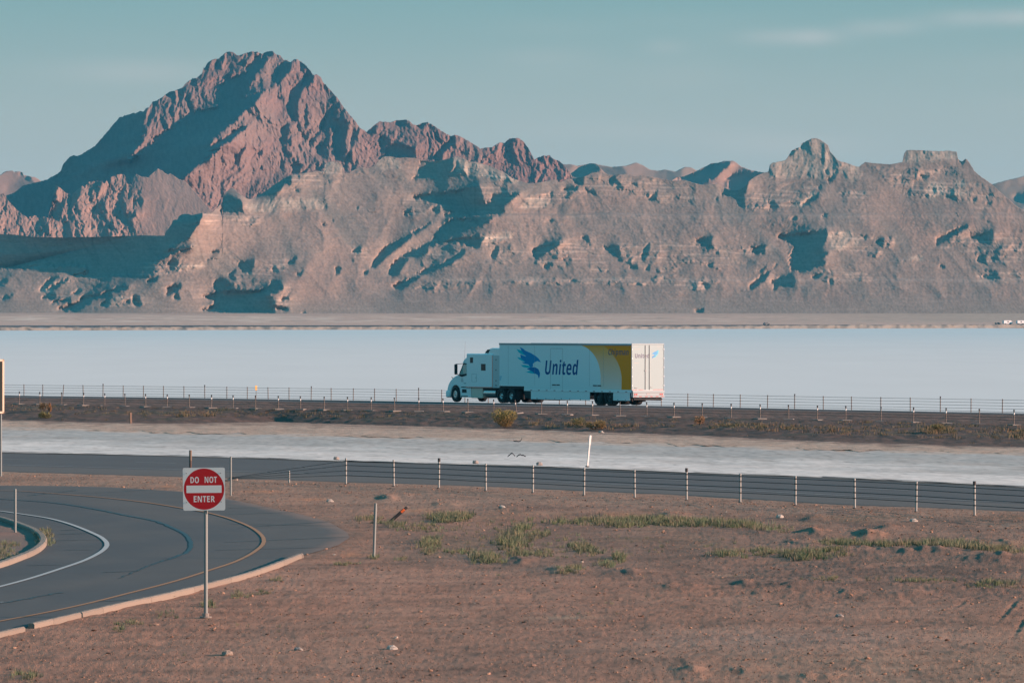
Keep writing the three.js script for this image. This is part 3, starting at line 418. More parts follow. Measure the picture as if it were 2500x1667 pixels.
// near dirt slope
const kerbEdge = [[-700, 1180], [0, 1186], [134, 1186.5], [268, 1190], [402, 1198], [470, 1203], [553, 1218], [670, 1243], [732, 1256], [803, 1276], [848, 1301], [853, 1314], [826, 1332], [781, 1345.5], [728, 1360], [670, 1381], [598, 1406], [509, 1429], [402, 1455], [286, 1480], [178.6, 1505], [71, 1530], [22, 1545], [-60, 1566], [-700, 1740]];
const rampRight = table(kerbEdge.map(([x, r]) => [r, x]));       // the ramp's right-hand side at each row
const dropFG = (px, row) => 5.36 + 0.0032 * (row - rowRN(px));
const inRamp = (px, row) => row < 1180 ? 0 : sm(-3, -16, px - rampRight(row));
function bumps(x, z) {
  return 0.05 * fbm(x / 4.2, z / 4.2, 3) + 0.017 * fbm(x / 1.1 + 9, z / 1.8, 3) + 0.009 * noise(x / 0.28, z / 0.6) + 0.006 * noise(x / 0.1, z / 0.5);
}
const BANKS = [                                               // low heaps and wheel-cut ridges: column, row, half width, half depth (rows), height
  [2260, 1351, 110, 5, 0.34], [2440, 1366, 60, 5, 0.3], [1960, 1326, 50, 4, 0.22], [2085, 1342, 40, 4, 0.22], [1990, 1300, 28, 5, 0.25], [2125, 1308, 30, 5, 0.28], [2440, 1328, 50, 4, 0.2],
  [1820, 1635, 45, 5, 0.13], [2000, 1652, 70, 5, 0.14], [1690, 1635, 30, 10, 0.14], [1640, 1258, 36, 5, 0.2], [1090, 1233, 30, 4, 0.16], [1250, 1243, 60, 4, 0.14], [940, 1217, 14, 4, 0.16], [958, 1217, 10, 3, 0.14],
  [1270, 1372, 30, 6, 0.22], [1370, 1392, 50, 6, 0.16], [1540, 1400, 60, 6, 0.16], [1660, 1433, 50, 5, 0.13], [1960, 1430, 60, 5, 0.15], [2070, 1446, 25, 4, 0.14], [2210, 1449, 50, 5, 0.15], [2340, 1594, 60, 3, 0.1], [1820, 1425, 16, 4, 0.14], [1990, 1266, 20, 4, 0.16], [2170, 1290, 30, 4, 0.18], [1860, 1300, 40, 4, 0.12]];
const trackRows = [[2500, 1450, 2425, 1530], [2530, 1465, 2470, 1560], [2370, 1455, 2310, 1500]];
function fgHeight(px, row, x, z) {
  const rm = inRamp(px, row), edge = sm(2, 16, row - rowRN(px));
  let h = bumps(x, z) * (0.35 + 0.65 * edge) * (1 + 0.7 * sm(1500, 1900, px) * sm(1280, 1330, row) * sm(1480, 1430, row));
  for (const [bx, br, bw, bh, H] of BANKS) { const u = (px - bx - 4 * noise(row / 3, bx)) / (bw * 1.15), v = (row - br) / (bh * 1.7); if (u * u < 5 && v * v < 5) h += 0.4 * H * Math.exp(-u * u - v * v) * (1 + 0.5 * noise(px / 30, row / 9)); }
  for (const [x0, r0, x1, r1] of trackRows) { const t = clamp((row - r0) / (r1 - r0)); const c = x0 + (x1 - x0) * t; const u = (px - c) / 7; if (row > r0 && row < r1) h += (-0.02 * Math.exp(-u * u) + 0.014 * Math.exp(-((u - 2) ** 2))) * sm(r0, r0 + 25, row) * sm(r1, r1 - 25, row) * (0.7 + 0.8 * noise(row / 9, x0)); }
  const lip = row > 1178 && row < 1760 ? sm(36, 4, px - rampRight(row)) : 0;
  return h * (1 - rm) * (1 - 0.85 * lip) - 0.06 * rm;
}
const fgPoint = (px, row) => { const d = dist(dropFG(px, row), row), p = P(px, row, d); p.y += fgHeight(px, row, p.x, p.z); return p; };
const rampPoint = (px, row, up = 0) => { const p = P(px, row, dist(dropFG(px, row), row)); p.y += up; return p; };
const bankEdge = table([[700, 1372], [860, 1379], [1050, 1384], [1200, 1393], [1350, 1404], [1600, 1421], [2500, 1470]]);
const blob = (px, row, cx, cr, w, h) => Math.exp(-(((px - cx) / w) ** 2) - (((row - cr) / h) ** 2));
{
  const nx = 1120, ny = 400, lo = -480, hi = 2980;
  const g = sheet(nx, ny, (i, j) => {
    const px = lo + (hi - lo) * i / (nx - 1), t = j / (ny - 1), row = mix(rowRN(px) - 3, 2050, t * (0.72 + 0.28 * t)), p = fgPoint(px, row), x = p.x, z = p.z;
    const big = fbm(x / 9, z / 16, 4), med = fbm(x / 2.4 + 7, z / 5, 4), fine = noise(x / 0.35, z / 0.7);
    const gravel = sm(95, 20, row - rowRN(px)) * sm(-300, 900, px + 600);
    let c = mix3([0.324, 0.160, 0.100], [0.294, 0.160, 0.105], sm(-0.3, 0.4, big));
    c = mix3(c, [0.330, 0.192, 0.123], sm(1300, 2300, px) * sm(1480, 1620, row) * 0.9);
    c = mix3(c, [0.346, 0.160, 0.096], 0.75 * sm(1400, 700, px) * sm(1380, 1400, row) * sm(1640, 1430, row) * sm(-0.35, 0.35, med + 0.3));
    c = mix3(c, [0.307, 0.187, 0.128], gravel * 0.85);
    const verge = sm(70, 8, px - rampRight(row)) * sm(1190, 1210, row) * sm(1400, 1330, row); c = mix3(c, [0.189, 0.114, 0.076], verge * 0.55);
    c = mix3(c, [0.200, 0.106, 0.065], 0.6 * sm(1180, 1320, row) * sm(1400, 1360, row + (px - 1000) * -0.02) * sm(850, 1000, px) * sm(0.1, -0.4, med));
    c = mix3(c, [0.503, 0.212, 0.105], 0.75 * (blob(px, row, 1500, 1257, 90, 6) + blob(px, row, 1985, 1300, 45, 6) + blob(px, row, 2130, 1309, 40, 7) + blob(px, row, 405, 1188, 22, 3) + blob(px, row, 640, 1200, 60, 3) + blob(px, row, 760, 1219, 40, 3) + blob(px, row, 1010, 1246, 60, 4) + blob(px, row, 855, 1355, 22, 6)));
    c = mix3(c, [0.106, 0.058, 0.039], 0.9 * sm(0.05, 0.55, fbm(x / 2.2, z / 1.6 + 3, 4) + 0.55 * blob(px, row, 2150, 1395, 420, 22) + 0.3 * blob(px, row, 2450, 1425, 150, 14)) * sm(1550, 1800, px) * sm(1345, 1372, row) * sm(1450, 1428, row));
    c = mix3(c, [0.138, 0.077, 0.048], 0.75 * (blob(px, row, 1180, 1388, 130, 3.5) + blob(px, row, 1350, 1402, 120, 3) + blob(px, row, 1700, 1357, 170, 3) + blob(px, row, 1330, 1312, 220, 5) + blob(px, row, 1480, 1320, 160, 6)) * (0.7 + 0.6 * med));
    c = mix3(c, [0.126, 0.080, 0.052], 0.6 * sm(0.2, 0.5, fbm(x / 0.6 + 40, z / 2.6, 3)) * (0.5 + 0.5 * sm(1300, 1500, px)));
    c = mix3(c, [0.415, 0.262, 0.169], 0.8 * (blob(px, row, 1370, 1508, 90, 4) + blob(px, row, 1780, 1402, 70, 3)) + 0.45 * sm(0.35, 0.6, fbm(x / 5 - 20, z / 9, 3)) * gravel);
    c = mix3(c, [0.177, 0.123, 0.056], 0.45 * sm(0, 0.5, fbm(x / 3 + 60, z / 7, 3)) * sm(1240, 1262, row) * sm(1390, 1350, row) * sm(900, 1000, px));
    const bnd = bankEdge(px) + 3 * med; c = mix3(c, [0.203, 0.121, 0.085], 0.5 * sm(bnd + 3, bnd - 3, row) * sm(1262, 1300, row) * sm(880, 1010, px)); c = mix3(c, [0.401, 0.221, 0.150], 0.6 * sm(bnd - 1, bnd + 5, row) * sm(bnd + 150, bnd + 15, row) * sm(1600, 950, px) * sm(-0.4, 0.3, med + 0.2));
    c = mix3(c, [0.385, 0.243, 0.180], 0.55 * blob(px, row, 1950, 1560, 420, 26)); c = mix3(c, [0.139, 0.092, 0.071], 0.6 * sm(0.1, 0.5, noise(x / 1.4 + 9, z / 3)) * sm(1225, 1235, row - (px - 1250) * 0.02) * sm(1268, 1255, row - (px - 1250) * 0.03) * sm(1000, 1250, px));
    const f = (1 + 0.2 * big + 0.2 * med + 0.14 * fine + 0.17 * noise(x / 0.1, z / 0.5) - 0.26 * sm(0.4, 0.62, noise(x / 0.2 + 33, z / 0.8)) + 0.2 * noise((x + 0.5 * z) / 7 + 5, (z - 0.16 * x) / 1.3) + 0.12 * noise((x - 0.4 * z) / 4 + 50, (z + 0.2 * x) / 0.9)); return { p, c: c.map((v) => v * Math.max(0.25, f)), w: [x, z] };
  });
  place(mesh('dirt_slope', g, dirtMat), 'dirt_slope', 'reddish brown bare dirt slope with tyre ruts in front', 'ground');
}
// the road in front of the salt strip
const nearDrop = (f) => mix(5.25, 5.36, f);
const roadPoint = (px, f, up = 0) => { const row = mix(rowRF(px), rowRN(px), f); const p = P(px, row, dist(nearDrop(f), row)); p.y += up; return p; };
{
  const nx = 700, ny = 70, lo = -600, hi = 3000;
  const g = sheet(nx, ny, (i, j) => {
    const px = lo + (hi - lo) * i / (nx - 1), f = -0.02 + 1.05 * j / (ny - 1), p = roadPoint(px, f, f > 1 ? 0.02 - (f - 1) * 3 : f < 0 ? 0.02 + f * 4 : 0.02);
    const n = fbm(p.x / 6, p.z / 14, 3), track = Math.exp(-(((f - 0.3) / 0.06) ** 2)) + Math.exp(-(((f - 0.57) / 0.05) ** 2));
    let c = mix3([0.074, 0.075, 0.077], [0.106, 0.094, 0.086], sm(0.72, 0.76, f)); c = mix3(c, [0.058, 0.060, 0.064], 0.4 * track);
    c = mix3(c, [0.160, 0.120, 0.096], sm(0.985, 1.03, f)); return { p, c: c.map((v) => v * (1 + 0.13 * n)) };
  });
  place(mesh('road', g, asphaltMat), 'road', 'two lane asphalt road running across behind the short cable barrier', 'road');
}
function ribbon(path, width, up) {                            // a painted line that lies along a path on the ground
  const n = path.length, pos = [], idx = [];
  for (let i = 0; i < n; i++) {
    const a = path[Math.max(0, i - 1)], b = path[Math.min(n - 1, i + 1)], dx = b.x - a.x, dz = b.z - a.z, l = Math.hypot(dx, dz) || 1, w = (typeof width === 'function' ? width(i / (n - 1)) : width) / 2;
    pos.push(path[i].x - dz / l * w, path[i].y + up, path[i].z + dx / l * w, path[i].x + dz / l * w, path[i].y + up, path[i].z - dx / l * w);
    if (i) { const k = i * 2; idx.push(k - 2, k - 1, k, k - 1, k + 1, k); }
  }
  const g = new THREE.BufferGeometry(); g.setAttribute('position', new THREE.Float32BufferAttribute(pos, 3)); g.setAttribute('uv', new THREE.Float32BufferAttribute(new Float32Array(pos.length / 3 * 2), 2)); g.setIndex(idx); g.computeVertexNormals(); return g;
}
const whitePaint = paintMat([0.400, 0.392, 0.376]), fadedWhite = paintMat([0.288, 0.280, 0.272]), yellowPaint = paintMat([0.352, 0.160, 0.068]), sealant = paintMat([0.022, 0.026, 0.029], 0.5), fadedYellow = paintMat([0.192, 0.136, 0.088]);
const along = (a, b, f, n) => Array.from({ length: n }, (_, i) => roadPoint(a + (b - a) * i / (n - 1), f, 0.02));
{
  const edge = ribbon(along(-500, 2900, 0.70, 160), 0.14, 0.01);
  place(mesh('road_edge_line', edge, fadedWhite), 'road_edge_line', 'long thin white edge line near the close side of the road', 'road marking');
  place(mesh('road_edge_line', ribbon(along(-500, 2900, 0.1, 160), 0.12, 0.01), fadedYellow), 'road_edge_line', 'faint worn edge line along the salt side of the road', 'road marking');
  const dashes = [[-140, 62], [330, 428], [716, 808], [1125, 1232], [1577, 1695], [2077, 2218], [2630, 2790]];
  for (const [i, [a, b]] of dashes.entries()) { const place_ = ['cut by the left edge of view', 'left of the red sign', 'right of the red sign', 'below the truck cab', 'right of the leaning white marker', 'nearest the right hand end', 'beyond the right hand end'][i]; place(mesh('lane_dash', ribbon(along(a, b, 0.41, 12), 0.12, 0.01), fadedWhite), 'lane_dash', 'faint white lane dash on the road, ' + place_, 'road marking'); }
}
// the curved ramp
{
  const ny = 300, nx = 300, r0 = 1184, r1 = 1720;
  const g = sheet(nx, ny, (i, j) => {
    const row = r0 + (r1 - r0) * j / (ny - 1), xr = rampRight(row), s = i / (nx - 1), px = mix(-480, Math.max(xr, -480), 1 - (1 - s) * (1 - s)), p = rampPoint(px, row, 0.012);
    const edge = (xr - px), n = fbm(p.x / 3, p.z / 6, 4), m = fbm(p.x / 0.9, p.z / 2, 3);
    let c = mix3([0.062, 0.068, 0.072], [0.078, 0.076, 0.074], sm(-0.2, 0.4, n));
    c = mix3(c, [0.097, 0.087, 0.079], 0.8 * sm(-20, 60, px - rampLine(row)) * sm(1460, 1400, row) * (0.8 + 0.4 * n));
    c = mix3(c, [0.228, 0.144, 0.110], sm(60, 0, edge + 30 * m) * sm(1365, 1335, row) * 0.95 * sm(1215, 1240, row)); c = mix3(c, [0.213, 0.144, 0.114], sm(20, 0, edge + 14 * m) * sm(1245, 1225, row));
    c = mix3(c, [0.114, 0.087, 0.072], 0.4 * blob(px, row, 100, 1310, 55, 30));
    const f = 1 + 0.12 * n + 0.08 * m; return { p, c: c.map((v) => v * f), w: [p.x, p.z] };
  });
  place(mesh('ramp_road', g, asphaltMat), 'ramp_road', 'dark curved asphalt ramp sweeping round on the left', 'road');
}
function rampLine(row) { return rampLineT(row); }
function curveOn(points, up = 0.0, n = 120) {
  const c = new THREE.CatmullRomCurve3(points.map(([x, r]) => new THREE.Vector3(x, r, 0)), false, 'centripetal');
  return c.getSpacedPoints(n).map((q) => rampPoint(q.x, q.y, up));
}
function rampLineT(row) { return row < 1200 ? 0 : row < 1320 ? mix(100, 640, sm(1200, 1320, row)) : mix(640, -300, clamp((row - 1320) / 200)); }
const z6 = (s) => pts(s).map(([x, y]) => [x / 2.24, 850 + y / 2.24]);
const z6b = (s) => pts(s).map(([x, y]) => [x / 3.41, 1100 + y / 3.41]);
{
  const white = [...z6b('-1200,440 -500,478 0,510 110,525 250,545 400,570 520,600 640,640 760,690 840,730 880,768 888,790 870,822 820,860 700,920 500,990 250,1070 0,1138 -600,1285 -1300,1440')];
  place(mesh('ramp_line', ribbon(curveOn(white, 0.0, 200), 0.125, 0.026), whitePaint), 'ramp_line', 'white line curving round the inside of the ramp', 'road marking');
  const yellow = z6('-900,770 -300,778 100,785 250,795 500,815 700,835 850,855 1000,880 1140,905 1280,945 1390,995 1438,1040 1440,1070 1400,1110 1300,1165 1140,1220 950,1280 700,1345 480,1400 250,1450 0,1497 -400,1575 -900,1680');
  place(mesh('ramp_line', ribbon(curveOn(yellow, 0.0, 240), 0.105, 0.026), yellowPaint), 'ramp_line', 'orange yellow line curving round the outside of the ramp', 'road marking');
  const crack = z6('-300,812 0,828 300,850 500,880 700,920 850,950 950,990 1020,1030 1042,1070 1030,1110 960,1145 850,1180 650,1262');
  place(mesh('tar_seam', ribbon(curveOn(crack, 0.0, 240).map((p, i) => { p.x += 0.05 * noise(i / 3, 3); return p; }), (t) => 0.12 * (1 - 0.75 * sm(0.72, 1, t)), 0.02), sealant), 'tar_seam', 'dark tar seam curving along the middle of the ramp', 'road marking');
  const lines = ['150,810 420,780', '270,800 600,790 900,770', '1140,880 1500,872', '1180,915 1610,900', '1300,985 1830,950', '1230,1065 1915,1035', '1180,1108 1800,1092', '350,1108 500,1106', '300,1055 620,1048', '150,1192 340,1188', '560,1230 760,1222', '1250,965 1870,975', '540,1390 740,1378 960,1360', '330,1000 420,996', '320,1022 560,1012', '0,1400 120,1380 330,1340'];
  const strips = lines.map((s) => ribbon(curveOn(z6(s), 0.0, 24).map((p, i) => { p.x += 0.12 * noise(i / 2, s.length); return p; }), 0.075, 0.022));
  place(mesh('tar_seam', mergeGeometries(strips.map((q) => q.toNonIndexed())), sealant), 'tar_seam', 'thin dark cracks crossing the ramp asphalt', 'road marking'); 
  place(mesh('lane_dash', ribbon(curveOn(z6('-160,1398 -60,1396 16,1394'), 0.0, 8), 0.13, 0.026), whitePaint), 'lane_dash', 'short white dash at the left end of the ramp', 'road marking');
}
// kerbs, cast in lengths with joints between
const kerbMat = new THREE.MeshStandardMaterial({ color: rgb(0.23, 0.19, 0.155), roughness: 0.9, bumpMap: grainB, bumpScale: 0.012 });
const kerbMatB = new THREE.MeshStandardMaterial({ color: rgb(0.205, 0.17, 0.14), roughness: 0.9, bumpMap: grainB, bumpScale: 0.012 });
function kerbPiece(path, width, height, sink = 0.12) {        // a chamfered bar along the path
  const prof = [[-width / 2, -sink], [-width / 2, height - 0.03], [-width / 2 + 0.03, height], [width / 2 - 0.03, height], [width / 2, height - 0.03], [width / 2, -sink]], m = prof.length, pos = [], idx = [], uv = [];
  path.forEach((p, i) => {
    const a = path[Math.max(0, i - 1)], b = path[Math.min(path.length - 1, i + 1)], dx = b.x - a.x, dz = b.z - a.z, l = Math.hypot(dx, dz) || 1;
    prof.forEach(([s, h], k) => { const j = 0.006 * noise(p.x * 3 + k * 5, p.z * 3); pos.push(p.x - dz / l * (s + j), p.y + h + j, p.z + dx / l * (s + j)); uv.push(p.x + k * 0.1, p.z + s); });
    if (i) for (let k = 0; k < m - 1; k++) { const q = i * m + k; idx.push(q - m, q - m + 1, q, q - m + 1, q + 1, q); }
  });
  const e = (path.length - 1) * m; for (let k = 1; k < m - 1; k++) { idx.push(0, k, k + 1, e, e + k + 1, e + k); }
  const g = new THREE.BufferGeometry(); g.setAttribute('position', new THREE.Float32BufferAttribute(pos, 3)); g.setAttribute('uv', new THREE.Float32BufferAttribute(uv, 2)); g.setIndex(idx);
  const q = g.toNonIndexed(); q.computeVertexNormals(); return q;
}
function kerbRun(name, label, points, width, height, piece) {
  const root = new THREE.Group(); root.name = numbered(name); tag(root, label, 'kerb', null, 'structure'); scene.add(root);
  const path = curveOn(points, 0, 600); let run = [path[0]], len = 0, k = 0;
  for (let i = 1; i < path.length; i++) {
    len += path[i].distanceTo(path[i - 1]); run.push(path[i]);
    if (len > piece || i === path.length - 1) {
      const cut = run.slice(); const e = cut.length - 1; if (e > 1) cut[e] = cut[e].clone().lerp(cut[e - 1], Math.min(0.9, 0.012 / Math.max(0.01, cut[e].distanceTo(cut[e - 1]))));
      mesh('kerb_stone', kerbPiece(cut, width, height), k++ % 3 ? kerbMat : kerbMatB, root); run = [path[i]]; len = 0;
    }
  }
  return root;
}
kerbRun('kerb', 'long tan concrete kerb along the near edge of the ramp', [[733, 1362], [676, 1384.5], [604, 1409.5], [515, 1433], [408, 1459.5], [292, 1484.5], [184, 1509.5], [74, 1535]].map(([x, y]) => [x, y]), 0.15, 0.115, 3.05);
kerbRun('kerb', 'broken off end of kerb at the bottom left corner', [[52, 1542], [0, 1554], [-80, 1572], [-300, 1626]], 0.15, 0.105, 3.05);
{
  const loop = z6b('-1500,560 -700,555 -200,566 0,592 100,622 200,658 290,698 345,745 355,785 330,822 265,868 130,925 0,972 -400,1080 -1000,1210');
  kerbRun('kerb', 'rounded kerb ringing the dirt island at the left', loop, 0.19, 0.14, 2.6);
  // soil inside the island kerb
  const nx = 70, ny = 70; const rightOf = table([[1264, -460], [1266, -60], [1274, 0], [1282.4, 29], [1293, 58], [1304.7, 85], [1318, 99], [1330, 100], [1341, 94], [1354, 76], [1371, 37], [1385, 0], [1417, -118], [1455, -294], [1460, -420]]);
  const g = sheet(nx, ny, (i, j) => { const row = 1265.5 + (1457 - 1265.5) * j / (ny - 1), px = mix(-470, Math.max(rightOf(row), -469), i / (nx - 1)), p = rampPoint(px, row, 0.05 + 0); p.y += 0.03 * fbm(p.x / 1.2, p.z / 1.5, 3); const n = fbm(p.x / 1.5, p.z / 3, 3); return { p, c: mix3([0.26, 0.15, 0.115], [0.19, 0.135, 0.11], sm(-0.3, 0.4, n)) }; });
  place(mesh('island_soil', g, dirtMat), 'island_soil', 'reddish soil filling the kerbed island at the left', 'ground');
}
// salt strip and the embankment that carries the highway
function midDrop(px, row) {
  const rf = rowRF(px), rw = rowRW(px), rd = rowRD(px), rb = rowRB(px), rn = rowHN(px);
  if (row >= rw) { const t = clamp((row - rw) / (rf - rw)); return 7.0 - 1.78 * t * t * t; }
  if (row >= rd) return mix(6.86, 7.0, (row - rd) / (rw - rd));
  if (row >= rb) return mix(6.1, 6.86, (row - rb) / (rd - rb));
  return mix(5.84, 6.1, (row - rn) / (rb - rn));
}
const midPoint = (px, row) => P(px, row, dist(midDrop(px, row), row));
{
  const nx = 1400, ny = 130, lo = -600, hi = 3000;
  const g = sheet(nx, ny, (i, j) => {
    const px = lo + (hi - lo) * i / (nx - 1), rf = rowRF(px) + 1.5, rw = rowRW(px) - 3, row = mix(rf, rw, j / (ny - 1)), p = midPoint(px, row), x = p.x, z = p.z, t = clamp((row - rowRW(px)) / (rf - rowRW(px)));
    const n = fbm(x / 10, z / 30, 4), m = fbm(x / 2.5, z / 7 + 4, 3), e = t > 0.85 ? sm(0.9, 1.0, t + 0.09 * m) : 0;
    p.y += 0.02 * m + 0.05 * fbm(x / 5, z / 9, 2) * sm(1, 0.9, t) + 0.03 * noise(x / 1.3, z / 2) * sm(0.9, 0.96, t) * sm(1.0, 0.98, t);
    let c = mix3([0.376, 0.351, 0.320], [0.608, 0.559, 0.510], sm(0.3, 0.85, t + 0.3 * n + 0.12 * m)); c = mix3(c, [0.480, 0.344, 0.258], sm(0.10, -0.03, t + 0.1 * m)); c = mix3(c, [0.368, 0.281, 0.218], 0.7 * sm(0.985, 1, t) + 0.5 * sm(0.45, 0.6, m) * sm(0.8, 0.95, t));
    c = mix3(c, [0.320, 0.285, 0.252], 0.7 * sm(0.15, 0.5, fbm(x / 3 + 70, z / 14, 4))); c = mix3(c, [0.360, 0.266, 0.204], 0.5 * sm(0.25, 0.55, fbm(x / 5 - 30, z / 22, 3)) * sm(0.6, 0.1, t)); const sp = 0.16 * noise(x / 0.35, z / 2.2) + 0.12 * noise(x / 0.9 + 7, z / 5) - 0.25 * sm(0.45, 0.6, noise(x / 0.5 + 90, z / 2.4)); c = c.map((v) => v * (1 + sp)); return { p, c: c.map((v) => v * (1 + 0.09 * n + 0.07 * m)) };
  });
  place(mesh('salt_strip', g, saltMat), 'salt_strip', 'grey white salt crust strip between the road and the embankment', 'ground');
  const h = sheet(1500, 120, (i, j) => {
    const px = lo + (hi - lo) * i / 1499, r1 = rowRW(px) + 5 * noise(px / 40, 2), r0 = rowHN(px) - 0.2, row = mix(r1, r0, j / 119), p = midPoint(px, row), x = p.x, z = p.z;
    const f = clamp((row - rowRD(px)) / (r1 - rowRD(px))), b = clamp((rowRD(px) - row) / (rowRD(px) - r0)), n = fbm(x / 6, z / 6, 4), m = fbm(x / 1.6 + 4, z / 2, 3);
    p.y += (0.06 * fbm(x / 2.4, z / 2.4, 3) + 0.05 * noise(x / 0.7, z / 0.9)) * sm(0, 0.1, b) * sm(1, 0.9, b) + 0.05 * m * (b > 0 ? 0 : 1);
    let c = mix3([0.272, 0.181, 0.136], [0.480, 0.340, 0.255], sm(0.0, 0.4, f + 0.4 * m)); c = b > 0 ? mix3(mix3([0.127, 0.071, 0.053], [0.069, 0.045, 0.036], sm(-0.3, 0.35, m + 0.3 * n)), [0.121, 0.073, 0.056], sm(0.68, 0.78, b)) : c;
    c = mix3(c, [0.079, 0.069, 0.037], 0.55 * sm(0.05, 0.5, fbm(x / 5 + 30, z / 5, 3)) * sm(0.08, 0.2, b) * sm(0.75, 0.6, b));
    const q = 1 + 0.2 * n + 0.26 * m + 0.22 * noise(x / 0.45, z / 0.8) + 0.15 * noise(x / 0.2, z / 0.4); return { p, c: c.map((v) => v * q) };
  });
  place(mesh('embankment', h, dirtMat), 'embankment', 'dark brown weedy embankment carrying the highway', 'ground');
}
// the highway
const hwDrop = (f) => mix(6.05, 5.82, f);
const hwPoint = (px, f, up = 0) => { const row = mix(rowHF(px), rowHN(px), f), p = P(px, row, dist(hwDrop(f), row)); p.y += up; return p; };
{
  const g = sheet(400, 14, (i, j) => {
    const px = -650 + 3700 * i / 399, f = -0.03 + 1.06 * j / 13, p = hwPoint(px, clamp(f)); if (f > 1) { p.y -= 0.06; p.z += 0.3; } if (f < 0) { p.y -= 0.5; p.z -= 1.2; }
    const n = fbm(p.x / 8, p.z / 8, 3); return { p, c: [0.062, 0.063, 0.066].map((v) => v * (1 + 0.15 * n)) };
  });
  place(mesh('highway', g, asphaltMat), 'highway', 'dark asphalt highway on the embankment under the truck', 'road');
  const line = (f) => Array.from({ length: 120 }, (_, i) => hwPoint(-600 + 3600 * i / 119, f, 0.0));
  place(mesh('highway_line', ribbon(line(0.86), 0.14, 0.014), fadedWhite), 'highway_line', 'thin edge line on the near side of the highway', 'road marking');
}
// the salt flat beyond, and its far shore
const SALT = 7.1;
{
  const g = sheet(260, 120, (i, j) => {
    const px = -1500 + 5500 * i / 259, t = j / 119, near = -hwPoint(px, 0).z + 1, d = near * Math.pow(3700 / near, t), p = new THREE.Vector3((px - CX) / F * d, 0, -d);
    if (j === 0) p.y = 0.4; if (j === 1) p.y = 0.02;
    const n = fbm(p.x / 40, p.z / 160, 4), m = fbm(p.x / 9, p.z / 60, 3); let c = mix3([0.628, 0.619, 0.592], [0.499, 0.565, 0.569], sm(700, 2600, d)); return { p, c: c.map((v) => v * (1 + 0.035 * n + 0.03 * m)) };  // sky sheen of the far salt put into its colour as a bluer tone
  });
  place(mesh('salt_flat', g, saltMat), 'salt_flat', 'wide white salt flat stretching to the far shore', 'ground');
}
const shoreRow = table([[-900, 808.5], [0, 806.8], [1000, 804.5], [1872, 802.5], [2500, 800.8], [3400, 798.5]]);
const farRoadRow = table([[-900, 797.2], [0, 795.2], [1000, 794.0], [1872, 793.0], [2500, 791.8], [3400, 790]]);
{
  // low eroded bank at the water line
  const g = sheet(2200, 9, (i, j) => {
    const px = -700 + 3900 * i / 2199, d = dist(SALT, shoreRow(px)), h = mix(1.9, 2.5, sm(1750, 2150, px)) * (0.85 + 0.35 * fbm(px / 40, 3, 3)), prof = [0, 0.35, 0.8, 1, 1, 0.92, 0.6, 0.2, 0], off = [0, 0.5, 1.2, 2.6, 5, 9, 14, 20, 26];
    const e = noise(px / 26, j * 0.35) * (j < 4 ? 2.2 : 0.4), p = P(px, shoreRow(px), d); p.y = Math.max(0, h * prof[j]) - (j === 0 ? 0.1 : 0); p.z = -(d + off[j] + e); p.x *= (d + off[j] + e) / d;
    const n = noise(px / 11, j / 3), gap = sm(0.45, 0.62, noise(px / 38, 9)) * sm(1800, 1500, px); p.y *= 1 - 0.75 * gap;
    return { p, c: mix3([0.177, 0.165, 0.143], [0.112, 0.112, 0.101], sm(0.1, 0.4, n + 0.5 * noise(px / 23, 2))) };
  });
  place(mesh('shore_bank', g, saltMat), 'shore_bank', 'low crumbling tan bank along the far edge of the salt', 'ground');
  // the plain that rises to the mountains
  const h = sheet(500, 90, (i, j) => {
    const px = -800 + 4100 * i / 499, t = j / 89, row0 = farRoadRow(px), d = mix(4003, 4560, t), drop = mix(6.35, -3, Math.pow(t, 1.25)), p = P(px, HZ, d); p.y = CAM - drop;
    const n = fbm(p.x / 40, t * 14, 3), scrub = sm(0.18, 0.34, t) * sm(0.8, 0.6, t);
    let c = mix3([0.465, 0.301, 0.222], [0.331, 0.227, 0.172], sm(0.6, 0.95, t)); c = mix3(c, [0.598, 0.461, 0.357], scrub * sm(-0.1, 0.4, n) * sm(2300, 900, px) * 0.9); c = mix3(c, [0.253, 0.201, 0.136], scrub * sm(0.1, 0.5, fbm(p.x / 14, t * 30 + 5, 3)) * 0.8);
    c = mix3(c, [0.317, 0.241, 0.172], sm(1700, 2400, px) * 0.6 * sm(0.15, 0.4, t)); return { p, c: c.map((v) => v * (1 + 0.15 * n + 0.2 * noise(p.x / 5, t * 60))) };
  });
  place(mesh('far_plain', h, rockMat), 'far_plain', 'pale scrubby plain between the far road and the foothill', 'ground');
  // the far road on its low dark bank
  const r = sheet(300, 5, (i, j) => {
    const px = -800 + 4100 * i / 299, y = CAM - (farRoadRow(px) - HZ) / F * 4000, d = [3984, 3986, 3987.5, 4000, 4004][j], p = P(px, HZ, d); p.y = [y - 0.9, y - 0.5, y, y + 0.02, y - 0.7][j];
    return { p, c: j < 3 ? [0.036, 0.034, 0.034] : [0.056, 0.053, 0.050] };
  });
  place(mesh('far_road', r, rockMat), 'far_road', 'thin dark line of a far road beyond the salt flat', 'road');
  const s = sheet(200, 2, (i, j) => { const px = -800 + 4100 * i / 199, p = P(px, HZ, j ? 3985 : 3400); p.y = CAM - (farRoadRow(px) - HZ) / F * 4000 - 1.1 - (j ? 0 : 0.15); return { p, c: px < 1800 ? [0.640, 0.547, 0.483] : [0.400, 0.319, 0.252] }; });
  place(mesh('salt_pan', s, saltMat), 'salt_pan', 'thin strip of salt between the far bank and far road', 'ground');
}
